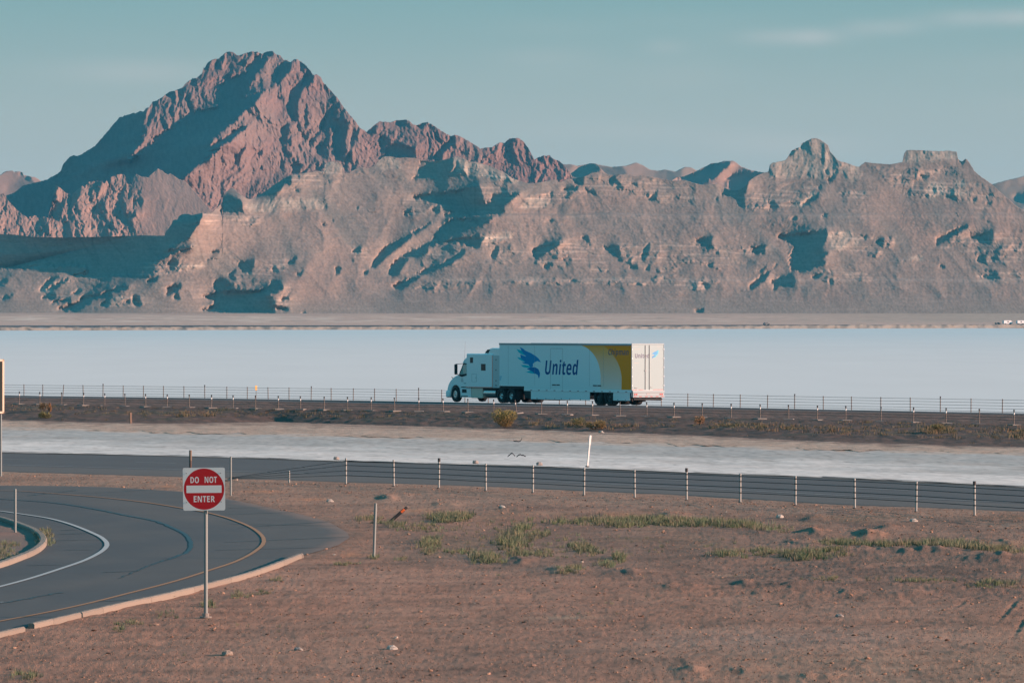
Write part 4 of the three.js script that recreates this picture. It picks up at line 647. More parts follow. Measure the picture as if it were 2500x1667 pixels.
// ---------------------------------------------------------------- posts, fences, signs
const galv = new THREE.MeshStandardMaterial({ color: rgb(0.215, 0.235, 0.225), roughness: 0.65, metalness: 0.1 });
const galvBright = new THREE.MeshStandardMaterial({ color: rgb(0.29, 0.3, 0.285), roughness: 0.6, metalness: 0.1 });
const galvDull = new THREE.MeshStandardMaterial({ color: rgb(0.17, 0.14, 0.12), roughness: 0.7, metalness: 0.2 });
const cableMat = new THREE.MeshStandardMaterial({ color: rgb(0.075, 0.07, 0.068), roughness: 0.7, metalness: 0.3 });
const blackMat = new THREE.MeshStandardMaterial({ color: rgb(0.03, 0.03, 0.032), roughness: 0.7 });
const bandMat = new THREE.MeshStandardMaterial({ color: rgb(0.85, 0.82, 0.78), roughness: 0.4 });
const concrete = new THREE.MeshStandardMaterial({ color: rgb(0.3, 0.26, 0.23), roughness: 0.95, bumpMap: grainB, bumpScale: 0.01 });
const footMat = new THREE.MeshStandardMaterial({ color: rgb(0.21, 0.19, 0.17), roughness: 0.95 });
const cyl = (r, h, x = 0, y = 0, z = 0, n = 10, r2 = r) => { const g = new THREE.CylinderGeometry(r2, r, h, n); g.translate(x, y + h / 2, z); return g; };
function rod(a, b, r, n = 5) {                               // a thin bar between two places
  const d = new THREE.Vector3().subVectors(b, a), g = new THREE.CylinderGeometry(r, r, d.length(), n);
  g.applyQuaternion(new THREE.Quaternion().setFromUnitVectors(new THREE.Vector3(0, 1, 0), d.clone().normalize())); g.translate((a.x + b.x) / 2, (a.y + b.y) / 2, (a.z + b.z) / 2); return g;
}
const postGeo = (h, r) => { const prof = [[0, 0], [r, 0], [r, h - 0.012], [r - 0.01, h], [0, h]].map(([x, y]) => new THREE.Vector2(x, y)); return new THREE.LatheGeometry(prof, 10); };
function barrier(name, label, group, posts, heights, { h, r, mat, clampR, capped, footing, band, tiltOf, start }) {
  const root = thing(name, label, 'cable barrier', group), o = posts[0].clone(); root.position.copy(o);
  const pg = postGeo(h, r), clampG = new THREE.CylinderGeometry(clampR, clampR, 0.035, 10), capG = new THREE.CylinderGeometry(r + 0.012, r + 0.012, 0.11, 10), bandG = new THREE.CylinderGeometry(r + 0.006, r + 0.006, 0.11, 10), footG = footing ? (() => { const g = new RoundedBoxGeometry(0.62, 0.1, 0.62, 2, 0.03); return g; })() : null, sock = cyl(r * 1.9, 0.03);
  posts.forEach((p, i) => {
    const m = mesh('post', pg, mat, root); m.position.copy(p).sub(o); const tl = tiltOf ? tiltOf(i) : [0, 0]; m.rotation.set(tl[0], 0, tl[1]);
    if (clampR) for (const y of heights) { const c = mesh('clamp', clampG, cableMat, m); c.position.y = y; }
    if (capped(i)) { const c = mesh('cap', capG, blackMat, m); c.position.y = h + 0.045; }
    if (band && band(i)) { const c = mesh('reflector', bandG, bandMat, m); c.position.y = h - 0.14; }
    if (footing) { const f = mesh('footing', footG, footMat, m); f.position.y = -0.035; f.rotation.y = 0.4 + i; } else mesh('socket', sock, cableMat, m);
  });
  heights.forEach((y) => {
    const segs = [];
    if (start) segs.push(rod(start.clone().sub(o).add(new THREE.Vector3(0, 0.03 + y * 0.06, 0)), posts[start.to].clone().sub(o).add(new THREE.Vector3(0, y, 0)), 0.008));
    for (let i = start ? start.to : 0; i < posts.length - 1; i++) { const sh = (k) => (tiltOf ? new THREE.Vector3(-Math.sin(tiltOf(k)[1]) * y, y, 0) : new THREE.Vector3(0, y, 0)); segs.push(rod(posts[i].clone().sub(o).add(sh(i)), posts[i + 1].clone().sub(o).add(sh(i + 1)), 0.0115)); }
    mesh('cable', segs, cableMat, root);
  });
  return root;
}
const nearPosts = [[705, 1178], [844, 1182], [961, 1187.5], [1071, 1192.5], [1186, 1198], [1301, 1204], [1426, 1209.7], [1550, 1215.5], [1677, 1221], [1808, 1226.6], [1943, 1233], [2088, 1241], [2238, 1249.3], [2381, 1259.3], [2535, 1268], [2700, 1278], [2880, 1289]].map(([x, y]) => { const p = fgPoint(x, y); p.y -= 0.01; return p; });
{
  const start = fgPoint(556, 1173); start.to = 1;
  const b = barrier('cable_barrier', 'short cable barrier with bright steel posts along the close side of the road', null, nearPosts, [0.765, 0.62, 0.45, 0.295], { h: 0.85, r: 0.032, mat: galvBright, clampR: 0.036, capped: (i) => i % 5 === 3, tiltOf: (i) => [0, [0, 0, 0.01, -0.012, 0.006, 0, -0.008, 0.01, 0.004][i % 9]], start });
  b.children.filter((c) => c.name === 'post')[0].scale.y = 0.46;
  const a = thing('cable_anchor', 'low steel cable anchor in the dirt right of the red sign', 'cable anchor'); a.position.copy(fgPoint(553, 1173));
  mesh('anchor_block', new RoundedBoxGeometry(0.7, 0.1, 0.5, 2, 0.03), concrete, a).position.y = 0.02;
  mesh('anchor_plate', [0, 1, 2, 3].map((k) => rod(new THREE.Vector3(-0.22, 0.04, -0.12 + k * 0.08), new THREE.Vector3(0.24, 0.12, -0.12 + k * 0.08), 0.022)), galvDull, a);
}
const hwNear = [-58, -5, 45, 95.6, 149, 202, 254, 303.6, 354.5, 407, 461, 515, 568, 623, 679, 733, 791, 848, 905, 963, 1022, 1082, 1142, 1205, 1261.5, 1321.5, 1385, 1446.5, 1514, 1579.6, 1646, 1715, 1785.7, 1856.6, 1926, 1996, 2065.6, 2151.8, 2231, 2310.6, 2392.3, 2477, 2562, 2650];
barrier('cable_barrier', 'cable barrier on concrete footings along the near shoulder of the highway', null, hwNear.map((x) => { const p = midPoint(x, rowRB(x)); p.y += 0.02; return p; }), [0.70, 0.55, 0.4, 0.25],
  { h: 0.74, r: 0.03, mat: galvDull, clampR: 0, capped: () => true, footing: true, band: (i) => (i * 7) % 3 !== 1, tiltOf: (i) => [0.02 * noise(i * 1.7, 2), i === 24 ? 0.14 : 0.05 * noise(i * 2.3, 5)] });
const hwFar = [-46, 5, 57, 103, 152, 202, 250, 299.6, 349, 398, 448, 499, 553, 603, 654, 705, 759, 808, 862, 914, 967, 1022, 1078, 1135, 1192, 1250, 1308, 1366, 1430, 1492, 1554, 1615, 1679.6, 1742, 1807.7, 1874.5, 1940.8, 2010.9, 2080, 2151.4, 2223.5, 2297, 2372, 2448.7, 2526, 2605];
const farBase = (x) => { const p = hwPoint(x, 0), k = (-p.z + 1.6) / -p.z; return new THREE.Vector3(p.x * k, p.y - 0.06, p.z - 1.6); };
barrier('cable_barrier', 'dark four cable barrier standing against the salt flat beyond the highway', null, hwFar.map(farBase), [0.83, 0.65, 0.465, 0.28],
  { h: 0.9, r: 0.03, mat: galvDull, clampR: 0.04, capped: (i) => i % 5 === 1, tiltOf: (i) => [0, i === 4 ? -0.08 : 0.035 * noise(i * 3.1, 8)] });
// the red and white sign
{
  const t = thing('road_sign', 'square white sign with a red disc reading DO NOT ENTER on a steel post', 'sign'); const base = fgPoint(501.5, 1508); t.position.copy(base);
  const sc = F / -base.z, top = (1508 - 1141) / sc, size = 104.5 / sc;
  mesh('post', postGeo(top - 0.12, 0.042), galv, t);
  mesh('base_plate', [cyl(0.075, 0.1), cyl(0.13, 0.03)], concrete, t);
  const cv = document.createElement('canvas'); cv.width = cv.height = 1024; const g = cv.getContext('2d');
  g.fillStyle = '#e6e3dd'; g.fillRect(0, 0, 1024, 1024); g.fillStyle = '#c1000f'; g.beginPath(); g.arc(512, 512, 493, 0, 7); g.fill();
  g.fillStyle = '#e8e5df'; g.beginPath(); g.roundRect(84, 425, 856, 178, 6); g.fill();
  const word = (s, cx, y, w, h) => { g.save(); g.font = 'bold 200px sans-serif'; const m = g.measureText(s); g.translate(cx, y); g.scale(w / m.width, h / 146); g.textAlign = 'center'; g.fillText(s, 0, 0); g.restore(); };
  word('DO', 285, 366, 230, 150); word('NOT', 675, 362, 316, 150); word('ENTER', 508, 822, 530, 150);
  const tex = new THREE.CanvasTexture(cv); tex.colorSpace = THREE.SRGBColorSpace;
  const r = 0.045, s = size / 2, sh = new THREE.Shape(); sh.moveTo(-s + r, -s); sh.lineTo(s - r, -s); sh.quadraticCurveTo(s, -s, s, -s + r); sh.lineTo(s, s - r); sh.quadraticCurveTo(s, s, s - r, s); sh.lineTo(-s + r, s); sh.quadraticCurveTo(-s, s, -s, s - r); sh.lineTo(-s, -s + r); sh.quadraticCurveTo(-s, -s, -s + r, -s);
  const panel = mesh('sign_panel', new THREE.ExtrudeGeometry(sh, { depth: 0.004, bevelEnabled: false, curveSegments: 8 }), galv, t);
  panel.position.set(-4 / sc, top - size / 2, 0.05); panel.rotation.y = -0.14; panel.rotation.z = 0.012;
  const fg = new THREE.ShapeGeometry(sh, 8), uv = fg.attributes.uv, ps = fg.attributes.position; for (let i = 0; i < uv.count; i++) uv.setXY(i, (ps.getX(i) + s) / size, (ps.getY(i) + s) / size);
  const face = mesh('sign_face', fg, new THREE.MeshStandardMaterial({ map: tex, roughness: 0.5 }), panel); face.position.z = 0.0065;
  for (const [x, y] of [[-0.83, 0.74], [0.80, 0.74], [-0.83, -0.62], [0.81, -0.6]]) { const b = new THREE.CylinderGeometry(0.009, 0.009, 0.012, 8); b.rotateX(Math.PI / 2); mesh('bolt', b, galvDull, panel).position.set(x * s, y * s, 0.011); }
}
function plainPost(label, px, row, h, r, mat, opts = {}) {
  const t = thing(opts.name || 'marker_post', label, 'post'); t.position.copy(opts.at || fgPoint(px, row)); t.position.y -= 0.02;
  mesh('post', postGeo(h, r), mat, t); if (opts.tilt) t.rotation.z = opts.tilt; if (opts.tiltX) t.rotation.x = opts.tiltX; return t;
}
plainPost('grey steel marker post on the kerbed island at the left edge', 35.5, 1304, 1.18, 0.036, galv, { at: rampPoint(35.5, 1304, 0.05) });
plainPost('thin steel marker post just right of the red sign, in front of the road', 562.5, 1209, 1.21, 0.031, galv);
{ const p = plainPost('steel marker post alone on the dirt past the end of the ramp', 912, 1363, 1.37, 0.036, galv, { tilt: -0.035 }); mesh('base_plate', cyl(0.1, 0.03), concrete, p); }
{
  const wood = new THREE.MeshStandardMaterial({ color: rgb(0.085, 0.055, 0.045), roughness: 0.9 }), woodTop = new THREE.MeshStandardMaterial({ color: rgb(0.16, 0.12, 0.09), roughness: 0.9 });
  const t = plainPost('dark brown post rising behind the top left of the red sign', 464, 1215, 1.22, 0.04, wood, { name: 'wooden_post' }); const c = mesh('post_top', postGeo(0.32, 0.043), woodTop, t); c.position.y = 1.2;
  // a knocked-over marker
  const f = thing('fallen_marker', 'dark bent marker with an orange band leaning over in the grass', 'marker'); f.position.copy(fgPoint(947, 1277)); f.rotation.set(0.25, 0.2, -0.88);
  mesh('blade', (() => { const g = new RoundedBoxGeometry(0.09, 0.62, 0.03, 2, 0.01); g.translate(0, 0.28, 0); return g; })(), new THREE.MeshStandardMaterial({ color: rgb(0.012, 0.016, 0.02), roughness: 0.6 }), f);
  mesh('orange_band', (() => { const g = new RoundedBoxGeometry(0.08, 0.13, 0.032, 2, 0.01); g.translate(0, 0.53, 0); return g; })(), new THREE.MeshStandardMaterial({ color: rgb(0.55, 0.11, 0.025), roughness: 0.5 }), f);
  mesh('tip', (() => { const g = new RoundedBoxGeometry(0.078, 0.1, 0.028, 2, 0.01); g.translate(0, 0.64, 0); return g; })(), blackMat, f);
  // the white marker by the salt
  const w = thing('white_marker', 'white plastic marker leaning right at the edge of the salt', 'marker'), wm = new THREE.MeshStandardMaterial({ color: rgb(0.62, 0.6, 0.57), roughness: 0.5 });
  w.position.copy(roadPoint(1434, -0.03, 0)); w.rotation.set(0.02, 0.45, -0.105);
  mesh('blade', [(() => { const g = new RoundedBoxGeometry(0.062, 0.84, 0.05, 2, 0.012); g.translate(0, 0.38, 0); return g; })(), (() => { const g = new RoundedBoxGeometry(0.085, 0.33, 0.055, 2, 0.012); g.translate(0, 0.94, 0); return g; })()], wm, w);
  mesh('foot', cyl(0.07, 0.04), cableMat, w);
  // wooden stake at the foot of the embankment
  const s = thing('wooden_stake', 'short wooden stake at the foot of the embankment', 'stake'); s.position.copy(midPoint(318, rowRD(318) + 1)); s.rotation.set(0, 0.4, 0.03);
  mesh('stake', (() => { const g = new RoundedBoxGeometry(0.13, 0.72, 0.13, 2, 0.015); g.translate(0, 0.33, 0); return g; })(), new THREE.MeshStandardMaterial({ color: rgb(0.2, 0.13, 0.095), roughness: 0.9 }), s);
  // orange marker above the far barrier
  const o = thing('orange_marker', 'small bright orange marker standing on the far barrier', 'marker'); const ob = farBase(624.5); o.position.copy(ob);
  mesh('stem', cyl(0.02, 1.0), galvDull, o); mesh('plate', (() => { const g = new RoundedBoxGeometry(0.15, 0.33, 0.03, 2, 0.012); g.rotateY(0.6); g.translate(0, 0.83, 0); return g; })(), new THREE.MeshStandardMaterial({ color: rgb(0.85, 0.36, 0.03), roughness: 0.5 }), o);
}
// the sign board cut off by the left edge of the view
{
  const t = thing('sign_board', 'dark board with a pale border cut by the left edge', 'sign'), d = 205, sc = F / d, base = P(-30, 1151, d); t.position.copy(base); t.position.y = CAM - dropFG(0, 1154); t.position.z = -d;
  t.rotation.y = 0.55; const W = 86 / sc / Math.cos(0.55), H = 133 / sc, y0 = CAM - (1010 - HZ) / F * d - t.position.y, frame = new THREE.MeshStandardMaterial({ color: rgb(0.6, 0.46, 0.34), roughness: 0.6 });
  const bd = 0.075, bar = (w, h, x, y) => { const g = new RoundedBoxGeometry(w, h, 0.035, 2, 0.012); g.translate(x, y, 0); return g; };
  const cx = (6.5 + 30) / sc / Math.cos(0.55) - W / 2;
  const board = mesh('board', (() => { const g = new RoundedBoxGeometry(W - 0.02, H - 0.02, 0.02, 2, 0.008); g.translate(cx, y0 + H / 2, 0); return g; })(), new THREE.MeshStandardMaterial({ color: rgb(0.02, 0.028, 0.025), roughness: 0.95 }), t);
  mesh('border', [bar(bd, H, cx + W / 2 - bd / 2, y0 + H / 2), bar(bd, H, cx - W / 2 + bd / 2, y0 + H / 2), bar(W, bd, cx, y0 + bd / 2), bar(W, bd, cx, y0 + H - bd / 2)], frame, board).position.z = 0.004;
  for (const x of [31, -25]) { const p = mesh('post', postGeo(y0 + H - 0.1, 0.035), galv, t); p.position.set(x / sc / Math.cos(0.55), 0, -0.06); }
}
// ---------------------------------------------------------------- the truck
const truckWhite = new THREE.MeshPhysicalMaterial({ color: rgb(0.80, 0.80, 0.80), roughness: 0.42, clearcoat: 0.3, clearcoatRoughness: 0.3 });
const sunDimmedWhite = new THREE.MeshPhysicalMaterial({ color: rgb(0.265, 0.335, 0.36), roughness: 0.5 });  // same truck white, darkened and blued in its colour against sun on the rear
const glassDark = new THREE.MeshStandardMaterial({ color: rgb(0.008, 0.01, 0.012), roughness: 0.35 });
const rubber = new THREE.MeshStandardMaterial({ color: rgb(0.018, 0.018, 0.02), roughness: 0.9 });
const chassis = new THREE.MeshStandardMaterial({ color: rgb(0.022, 0.023, 0.025), roughness: 0.8 });
const chrome = new THREE.MeshStandardMaterial({ color: rgb(0.62, 0.61, 0.6), roughness: 0.28, metalness: 0.9 });
const tread = new THREE.MeshStandardMaterial({ color: rgb(0.75, 0.58, 0.48), roughness: 0.5, metalness: 0.1, bumpMap: grainB, bumpScale: 0.01 });
const greyTrim = new THREE.MeshStandardMaterial({ color: rgb(0.3, 0.3, 0.31), roughness: 0.5 });
const redLamp = new THREE.MeshStandardMaterial({ color: rgb(0.5, 0.03, 0.025), roughness: 0.3 });
const pinkTrim = new THREE.MeshStandardMaterial({ color: rgb(0.95, 0.4, 0.34), roughness: 0.4 });
function eagle(g, X, Y) {                                     // the bird's wing print
  const fill = (c, list) => { g.fillStyle = c; for (const s of list) { const q = pts(s); g.beginPath(); q.forEach(([x, y], i) => i ? g.lineTo(X(x), Y(y)) : g.moveTo(X(x), Y(y))); g.closePath(); g.fill(); } };
  fill('#00bccc', ['818,208 866,222 935,262 955,290 868,262 838,242', '823,288 870,298 905,312 960,345 930,350 880,330 843,310', '858,368 900,364 975,380 930,394 884,388', '908,436 950,418 990,432 1012,452 960,448']);
  fill('#0088c0', ['848,188 880,204 905,224 962,250 1005,278 1030,300 1053,337 1018,325 990,338 975,356 978,378 955,386 930,360 885,350 868,336 905,338 858,296 855,262 910,282 872,236']);
  fill('#0074ae', ['916,404 958,384 1000,388 1028,404 1043,440 1042,470 1032,498 1022,462 992,446 965,426']);
}
{
  const t = thing('semi_truck', 'white semi truck with a long white and orange trailer driving along the highway', 'truck');
  const ph = 33 * Math.PI / 180, h = new THREE.Vector3(-Math.sin(ph), 0, -Math.cos(ph)), rt = new THREE.Vector3(Math.cos(ph), 0, -Math.sin(ph));
  const c = P(1475.8, 988.5, 409.5); t.position.copy(c).addScaledVector(h, -3.45).addScaledVector(rt, 1.15); t.position.y = CAM - 5.985; t.rotation.y = Math.PI / 2 + ph; t.rotation.order = 'YXZ';
  const box = (s0, s1, y0, y1, z0, z1, r = 0.02) => { const g = new RoundedBoxGeometry(s1 - s0, y1 - y0, z1 - z0, 2, Math.min(r, (s1 - s0) / 2.1, (y1 - y0) / 2.1, (z1 - z0) / 2.1)); g.translate((s0 + s1) / 2, (y0 + y1) / 2, (z0 + z1) / 2); return g; };
  const extr = (poly, z0, z1, bevel = 0.03) => { const sh = new THREE.Shape(poly.map(([x, y]) => new THREE.Vector2(x, y))); const g = new THREE.ExtrudeGeometry(sh, { depth: z1 - z0 - 2 * bevel, bevelEnabled: bevel > 0, bevelSize: bevel, bevelThickness: bevel, bevelSegments: 2, steps: 1, bevelOffset: -bevel }); g.translate(0, 0, z0 + bevel); return g; };
  // trailer
  const prof = [[0, 0.93], [13.06, 0.93], [13.06, 1.22], [16.15, 1.22], [16.15, 4.06], [0, 4.12]];
  const body = mesh('trailer_body', extr(prof, -1.29, 1.29, 0.02), truckWhite, t);
  // the print on the side
  const cv = document.createElement('canvas'); cv.width = 2048; cv.height = 512; const g = cv.getContext('2d'), X = (x) => (x - 650) / 1248 * 2048, Y = (y) => (y - 165) / 440 * 512;
  g.fillStyle = '#e4e6e6'; g.fillRect(0, 0, 2048, 512);
  g.fillStyle = '#ff920f'; g.beginPath(); g.moveTo(X(1422), 0); g.bezierCurveTo(X(1545), Y(195), X(1610), Y(330), X(1614), Y(470)); g.lineTo(X(1612), Y(606)); g.lineTo(2048, 512); g.lineTo(2048, 0); g.closePath(); g.fill();
  const gr = g.createLinearGradient(0, 0, 0, 512); gr.addColorStop(0, '#ffa23e'); gr.addColorStop(0.3, '#ffb98a'); gr.addColorStop(0.75, '#ffd0bb'); gr.addColorStop(1, '#f6ddd2');
  g.fillStyle = gr; g.beginPath(); g.moveTo(X(1422), 0); g.bezierCurveTo(X(1545), Y(195), X(1610), Y(330), X(1614), Y(470)); g.lineTo(X(1612), Y(606)); g.lineTo(X(1805), Y(606)); g.lineTo(X(1807), Y(470)); g.bezierCurveTo(X(1795), Y(340), X(1740), Y(260), X(1650), Y(172)); g.lineTo(X(1650), 0); g.closePath(); g.fill();
  g.fillStyle = '#e4e6e6'; g.fillRect(X(1600), Y(592), 900, 60);
  eagle(g, X, Y);
  const lettering = (ctx, s, x, y, w, hgt, col, font, skew) => { ctx.save(); ctx.font = font; ctx.fillStyle = col; const m = ctx.measureText(s); ctx.translate(x, y); ctx.transform(w / m.width, 0, -skew, hgt / 146, 0, 0); ctx.fillText(s, 0, 0); ctx.restore(); };
  lettering(g, 'United', X(1079), Y(455), X(1402) - X(1079), (Y(455) - Y(308)) * 0.96, '#004a86', 'bold 200px sans-serif', -0.0 + 0.14);
  lettering(g, 'Chipman', X(1680), Y(258), X(1872) - X(1680), Y(258) - Y(200), '#7a5a6a', 'bold 200px sans-serif', 0.05);
  g.fillStyle = '#2f9fc0'; for (let k = 0; k < 4; k++) g.fillRect(X(652), Y(480 + k * 12), 40 - k * 6, 6);
  const tex = new THREE.CanvasTexture(cv); tex.colorSpace = THREE.SRGBColorSpace;
  const sideShape = new THREE.Shape([[0.04, 0.99], [13.0, 0.99], [13.0, 1.25], [16.11, 1.25], [16.11, 3.95], [0.04, 4.0]].map(([x, y]) => new THREE.Vector2(x, y))), sg = new THREE.ShapeGeometry(sideShape), su = sg.attributes.uv, sp = sg.attributes.position;
  for (let i = 0; i < su.count; i++) su.setXY(i, 1 - sp.getX(i) / 16.15, (sp.getY(i) - 0.97) / 3.03);
  sg.translate(0, 0, 0); mesh('side_panel', sg, new THREE.MeshStandardMaterial({ map: tex, roughness: 0.85, side: THREE.DoubleSide }), body).position.z = -1.296;
  mesh('roof_rail', [box(0, 16.16, 3.98, 4.1, -1.315, -1.296, 0.008), box(0, 16.16, 3.98, 4.1, 1.296, 1.315, 0.008)].map((q, i) => { return q; }), greyTrim, body);
  mesh('bottom_rail', [box(0.02, 13.04, 0.86, 0.985, -1.31, -1.27, 0.01), box(0.02, 13.04, 0.86, 0.985, 1.27, 1.31, 0.01), box(13.06, 16.15, 1.17, 1.24, -1.31, -1.27, 0.01)], truckWhite, body);
  const redBits = [], seams = [];
  for (let k = 0; k < 13; k++) redBits.push(box(0.5 + k * 0.96, 0.72 + k * 0.96, 0.9, 0.945, -1.318, -1.311, 0.003));
  mesh('reflector_strip', redBits, new THREE.MeshStandardMaterial({ color: rgb(0.25, 0.05, 0.06), roughness: 0.4 }), body);
  for (const s of [9.75, 8.26]) seams.push(box(s, s + 0.02, 1.0, 3.75, -1.304, -1.297, 0.003)); seams.push(box(8.26, 9.77, 3.75, 3.77, -1.304, -1.297, 0.003));
  for (const s of [3.35, 5.0, 15.0, 11.7]) seams.push(box(s, s + 0.014, 1.26, 3.9, -1.303, -1.297, 0.003));
  mesh('side_door', seams, greyTrim, body);
  mesh('door_hardware', [[9.55, 9.1], [9.02, 8.62], [4.57, 4.12], [4.04, 3.62]].map(([a, b]) => box(b, a, 1.27, 1.34, -1.325, -1.3, 0.01)), chassis, body);
  // rear doors
  const rc = document.createElement('canvas'); rc.width = 512; rc.height = 640; const rg = rc.getContext('2d'); rg.fillStyle = '#879ea1'; rg.fillRect(0, 0, 512, 640);  // white doors, sun glare taken down in the colour: darker and bluer
  const RX = (x) => (x - 1902) / 318 * 512, RY = (y) => (y - 150) / 430 * 640;
  lettering(rg, 'United', RX(1926), RY(277), RX(2080) - RX(1926), RY(277) - RY(236), '#14124a', 'bold 200px sans-serif', 0);
  eagle(rg, (x) => RX(2178 - (x - 820) * 0.35 * 0.95), (y) => RY(203 + (y - 188) * 0.265));
  rg.fillStyle = '#a9a09a'; rg.fillRect(RX(1925), RY(192), 95, 5); rg.fillRect(RX(1921), RY(323), 80, 5); rg.fillRect(RX(1922), RY(165), 60, 4); rg.fillRect(RX(2155), RY(168), 55, 4);
  const rtex = new THREE.CanvasTexture(rc); rtex.colorSpace = THREE.SRGBColorSpace;
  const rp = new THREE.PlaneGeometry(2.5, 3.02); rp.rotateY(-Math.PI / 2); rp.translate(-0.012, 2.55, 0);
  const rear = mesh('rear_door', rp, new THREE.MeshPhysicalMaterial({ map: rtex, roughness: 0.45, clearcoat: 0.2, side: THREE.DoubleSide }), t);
  mesh('lock_rod', [-0.2, 0.13].map((z) => { const q = cyl(0.02, 2.95, -0.04, 1.06, z, 8); return q; }), new THREE.MeshStandardMaterial({ color: rgb(0.55, 0.53, 0.5), roughness: 0.5 }), rear);
  mesh('hinge', [-1.27, 1.27].flatMap((z) => [1.3, 1.9, 2.5, 3.1, 3.7].map((y) => box(-0.05, -0.005, y, y + 0.08, z - 0.03, z + 0.03, 0.01))), truckWhite, rear);
  mesh('handle', [box(-0.06, -0.03, 1.18, 1.22, -1.05, -0.85, 0.01), box(-0.06, -0.03, 1.2, 1.24, 0.2, 0.34, 0.01), box(-0.06, -0.03, 2.3, 2.36, -0.28, -0.12, 0.01)], greyTrim, rear);
  mesh('rear_frame', [box(-0.03, 0.03, 4.04, 4.13, -1.3, 1.3, 0.01), box(-0.03, 0.03, 0.55, 4.05, -1.3, -1.255, 0.01), box(-0.03, 0.03, 0.55, 4.05, 1.255, 1.3, 0.01)], sunDimmedWhite, t);
  const bump = mesh('rear_bumper', [box(-0.12, 0.05, 0.86, 1.02, -1.28, 1.28, 0.02), box(-0.09, 0.05, 0.66, 0.86, -1.24, 1.24, 0.02), box(-0.14, 0.05, 0.55, 0.66, -1.28, 1.28, 0.02)], sunDimmedWhite, t);
  mesh('tail_light', [-1.1, -0.95, 0.95, 1.1].map((z) => { const q = cyl(0.055, 0.02, 0, 0, 0, 12); q.rotateZ(Math.PI / 2); q.translate(-0.09, 0.76, z); return q; }), redLamp, bump);
  mesh('red_reflector', [-1.05, -0.55, 0.62, 1.02].map((z) => box(-0.026, -0.014, 1.045, 1.075, z - 0.2, z + 0.2, 0.004)).concat([-1.1, -0.68, -0.2, 0.2, 0.66, 1.08].map((z) => box(-0.15, -0.138, 0.59, 0.63, z - 0.1, z + 0.1, 0.004))), redLamp, bump);
  mesh('number_plate', box(-0.1, -0.088, 0.72, 0.84, -0.17, 0.15, 0.004), greyTrim, bump);
  mesh('underride_guard', [box(-0.05, 0.05, 0.38, 0.48, -1.15, 1.15, 0.02), box(-0.02, 0.06, 0.42, 0.6, -0.7, -0.6, 0.02), box(-0.02, 0.06, 0.42, 0.6, 0.6, 0.7, 0.02)], chassis, t);
  mesh('trailer_skirt', [box(5.0, 12.2, 0.31, 0.87, -1.29, -1.26, 0.01), box(5.0, 12.2, 0.31, 0.87, 1.26, 1.29, 0.01), box(0.2, 2.2, 0.33, 0.87, -1.29, -1.26, 0.01), box(0.2, 2.2, 0.33, 0.87, 1.26, 1.29, 0.01)], truckWhite, t);
  mesh('skirt_brace', [6.1, 7.4, 8.4, 9.2, 10.3, 11.4, 0.7, 1.6].map((s) => box(s, s + 0.08, 0.29, 0.42, -1.3, -1.265, 0.01)), greyTrim, t);
  mesh('frame', [box(0.3, 13.0, 0.62, 0.92, -0.55, 0.55, 0.02), box(13.1, 22.8, 0.62, 0.95, -0.45, 0.45, 0.02), box(2.3, 4.7, 0.45, 0.9, -1.1, 1.1, 0.02), box(13.06, 16.1, 0.98, 1.2, -1.22, 1.22, 0.02)], chassis, t);
  mesh('landing_gear', [box(12.22, 13.04, 0.36, 0.92, -1.27, -0.7, 0.03), box(12.22, 13.04, 0.36, 0.92, 0.7, 1.27, 0.03), box(9.6, 12.0, 0.26, 0.6, -0.9, 0.9, 0.05)], chassis, t);
  mesh('mud_flap', [box(2.05, 2.08, 0.25, 0.85, -1.25, -0.65, 0.01), box(2.05, 2.08, 0.25, 0.85, 0.65, 1.25, 0.01), box(14.05, 14.08, 0.25, 1.0, -1.25, -0.65, 0.01), box(14.05, 14.08, 0.25, 1.0, 0.65, 1.25, 0.01)], rubber, t);
  // wheels
  const tyreProf = (w) => [[0.29, -w / 2], [0.47, -w / 2], [0.515, -w / 2 + 0.04], [0.52, 0], [0.515, w / 2 - 0.04], [0.47, w / 2], [0.29, w / 2]].map(([r, y]) => new THREE.Vector2(r, y));
  const mk = (w) => { const q = new THREE.LatheGeometry(tyreProf(w), 28); q.rotateX(Math.PI / 2); return q; };
  const tyreWide = mk(0.6), tyreSlim = mk(0.32);
  const rimGeo = (d, out) => { const q = new THREE.LatheGeometry([[0, out], [0.07, out], [0.08, out - 0.05], [0.13, out - 0.06], [0.14, out - d], [0.25, out - d - 0.02], [0.27, out - 0.06], [0.292, out - 0.03], [0.292, out - 0.1]].map(([r, y]) => new THREE.Vector2(r, y)), 24); q.rotateX(-Math.PI / 2); return q; };
  const nuts = (out) => Array.from({ length: 8 }, (_, k) => { const a = k / 8 * 6.283; const q = new THREE.CylinderGeometry(0.018, 0.018, 0.05, 6); q.rotateX(Math.PI / 2); q.translate(Math.cos(a) * 0.165, Math.sin(a) * 0.165, -out); return q; });
  const rimDull = new THREE.MeshStandardMaterial({ color: rgb(0.07, 0.075, 0.08), roughness: 0.5, metalness: 0.3 });
  for (const [s, wide, rm] of [[4.1, 1, rimDull], [2.8, 1, rimDull], [16.04, 1, chrome], [14.8, 1, chrome], [21.93, 0, chrome]]) for (const side of [-1, 1]) {
    const w = new THREE.Group(); w.name = 'wheel'; t.add(w); w.position.set(s, 0.52, side * (wide ? 0.95 : 1.05)); if (side > 0) w.rotation.y = Math.PI;
    mesh('tyre', wide ? tyreWide : tyreSlim, rubber, w); const out = wide ? 0.24 : 0.17; mesh('rim', [rimGeo(wide ? 0.14 : 0.02, out), ...nuts(out - 0.06)], rm, w);
  }
  // tractor: sleeper, cab, bonnet
  const slp = mesh('sleeper', [box(17.1, 20.42, 1.03, 3.36, -1.25, 1.25, 0.09)], truckWhite, t);
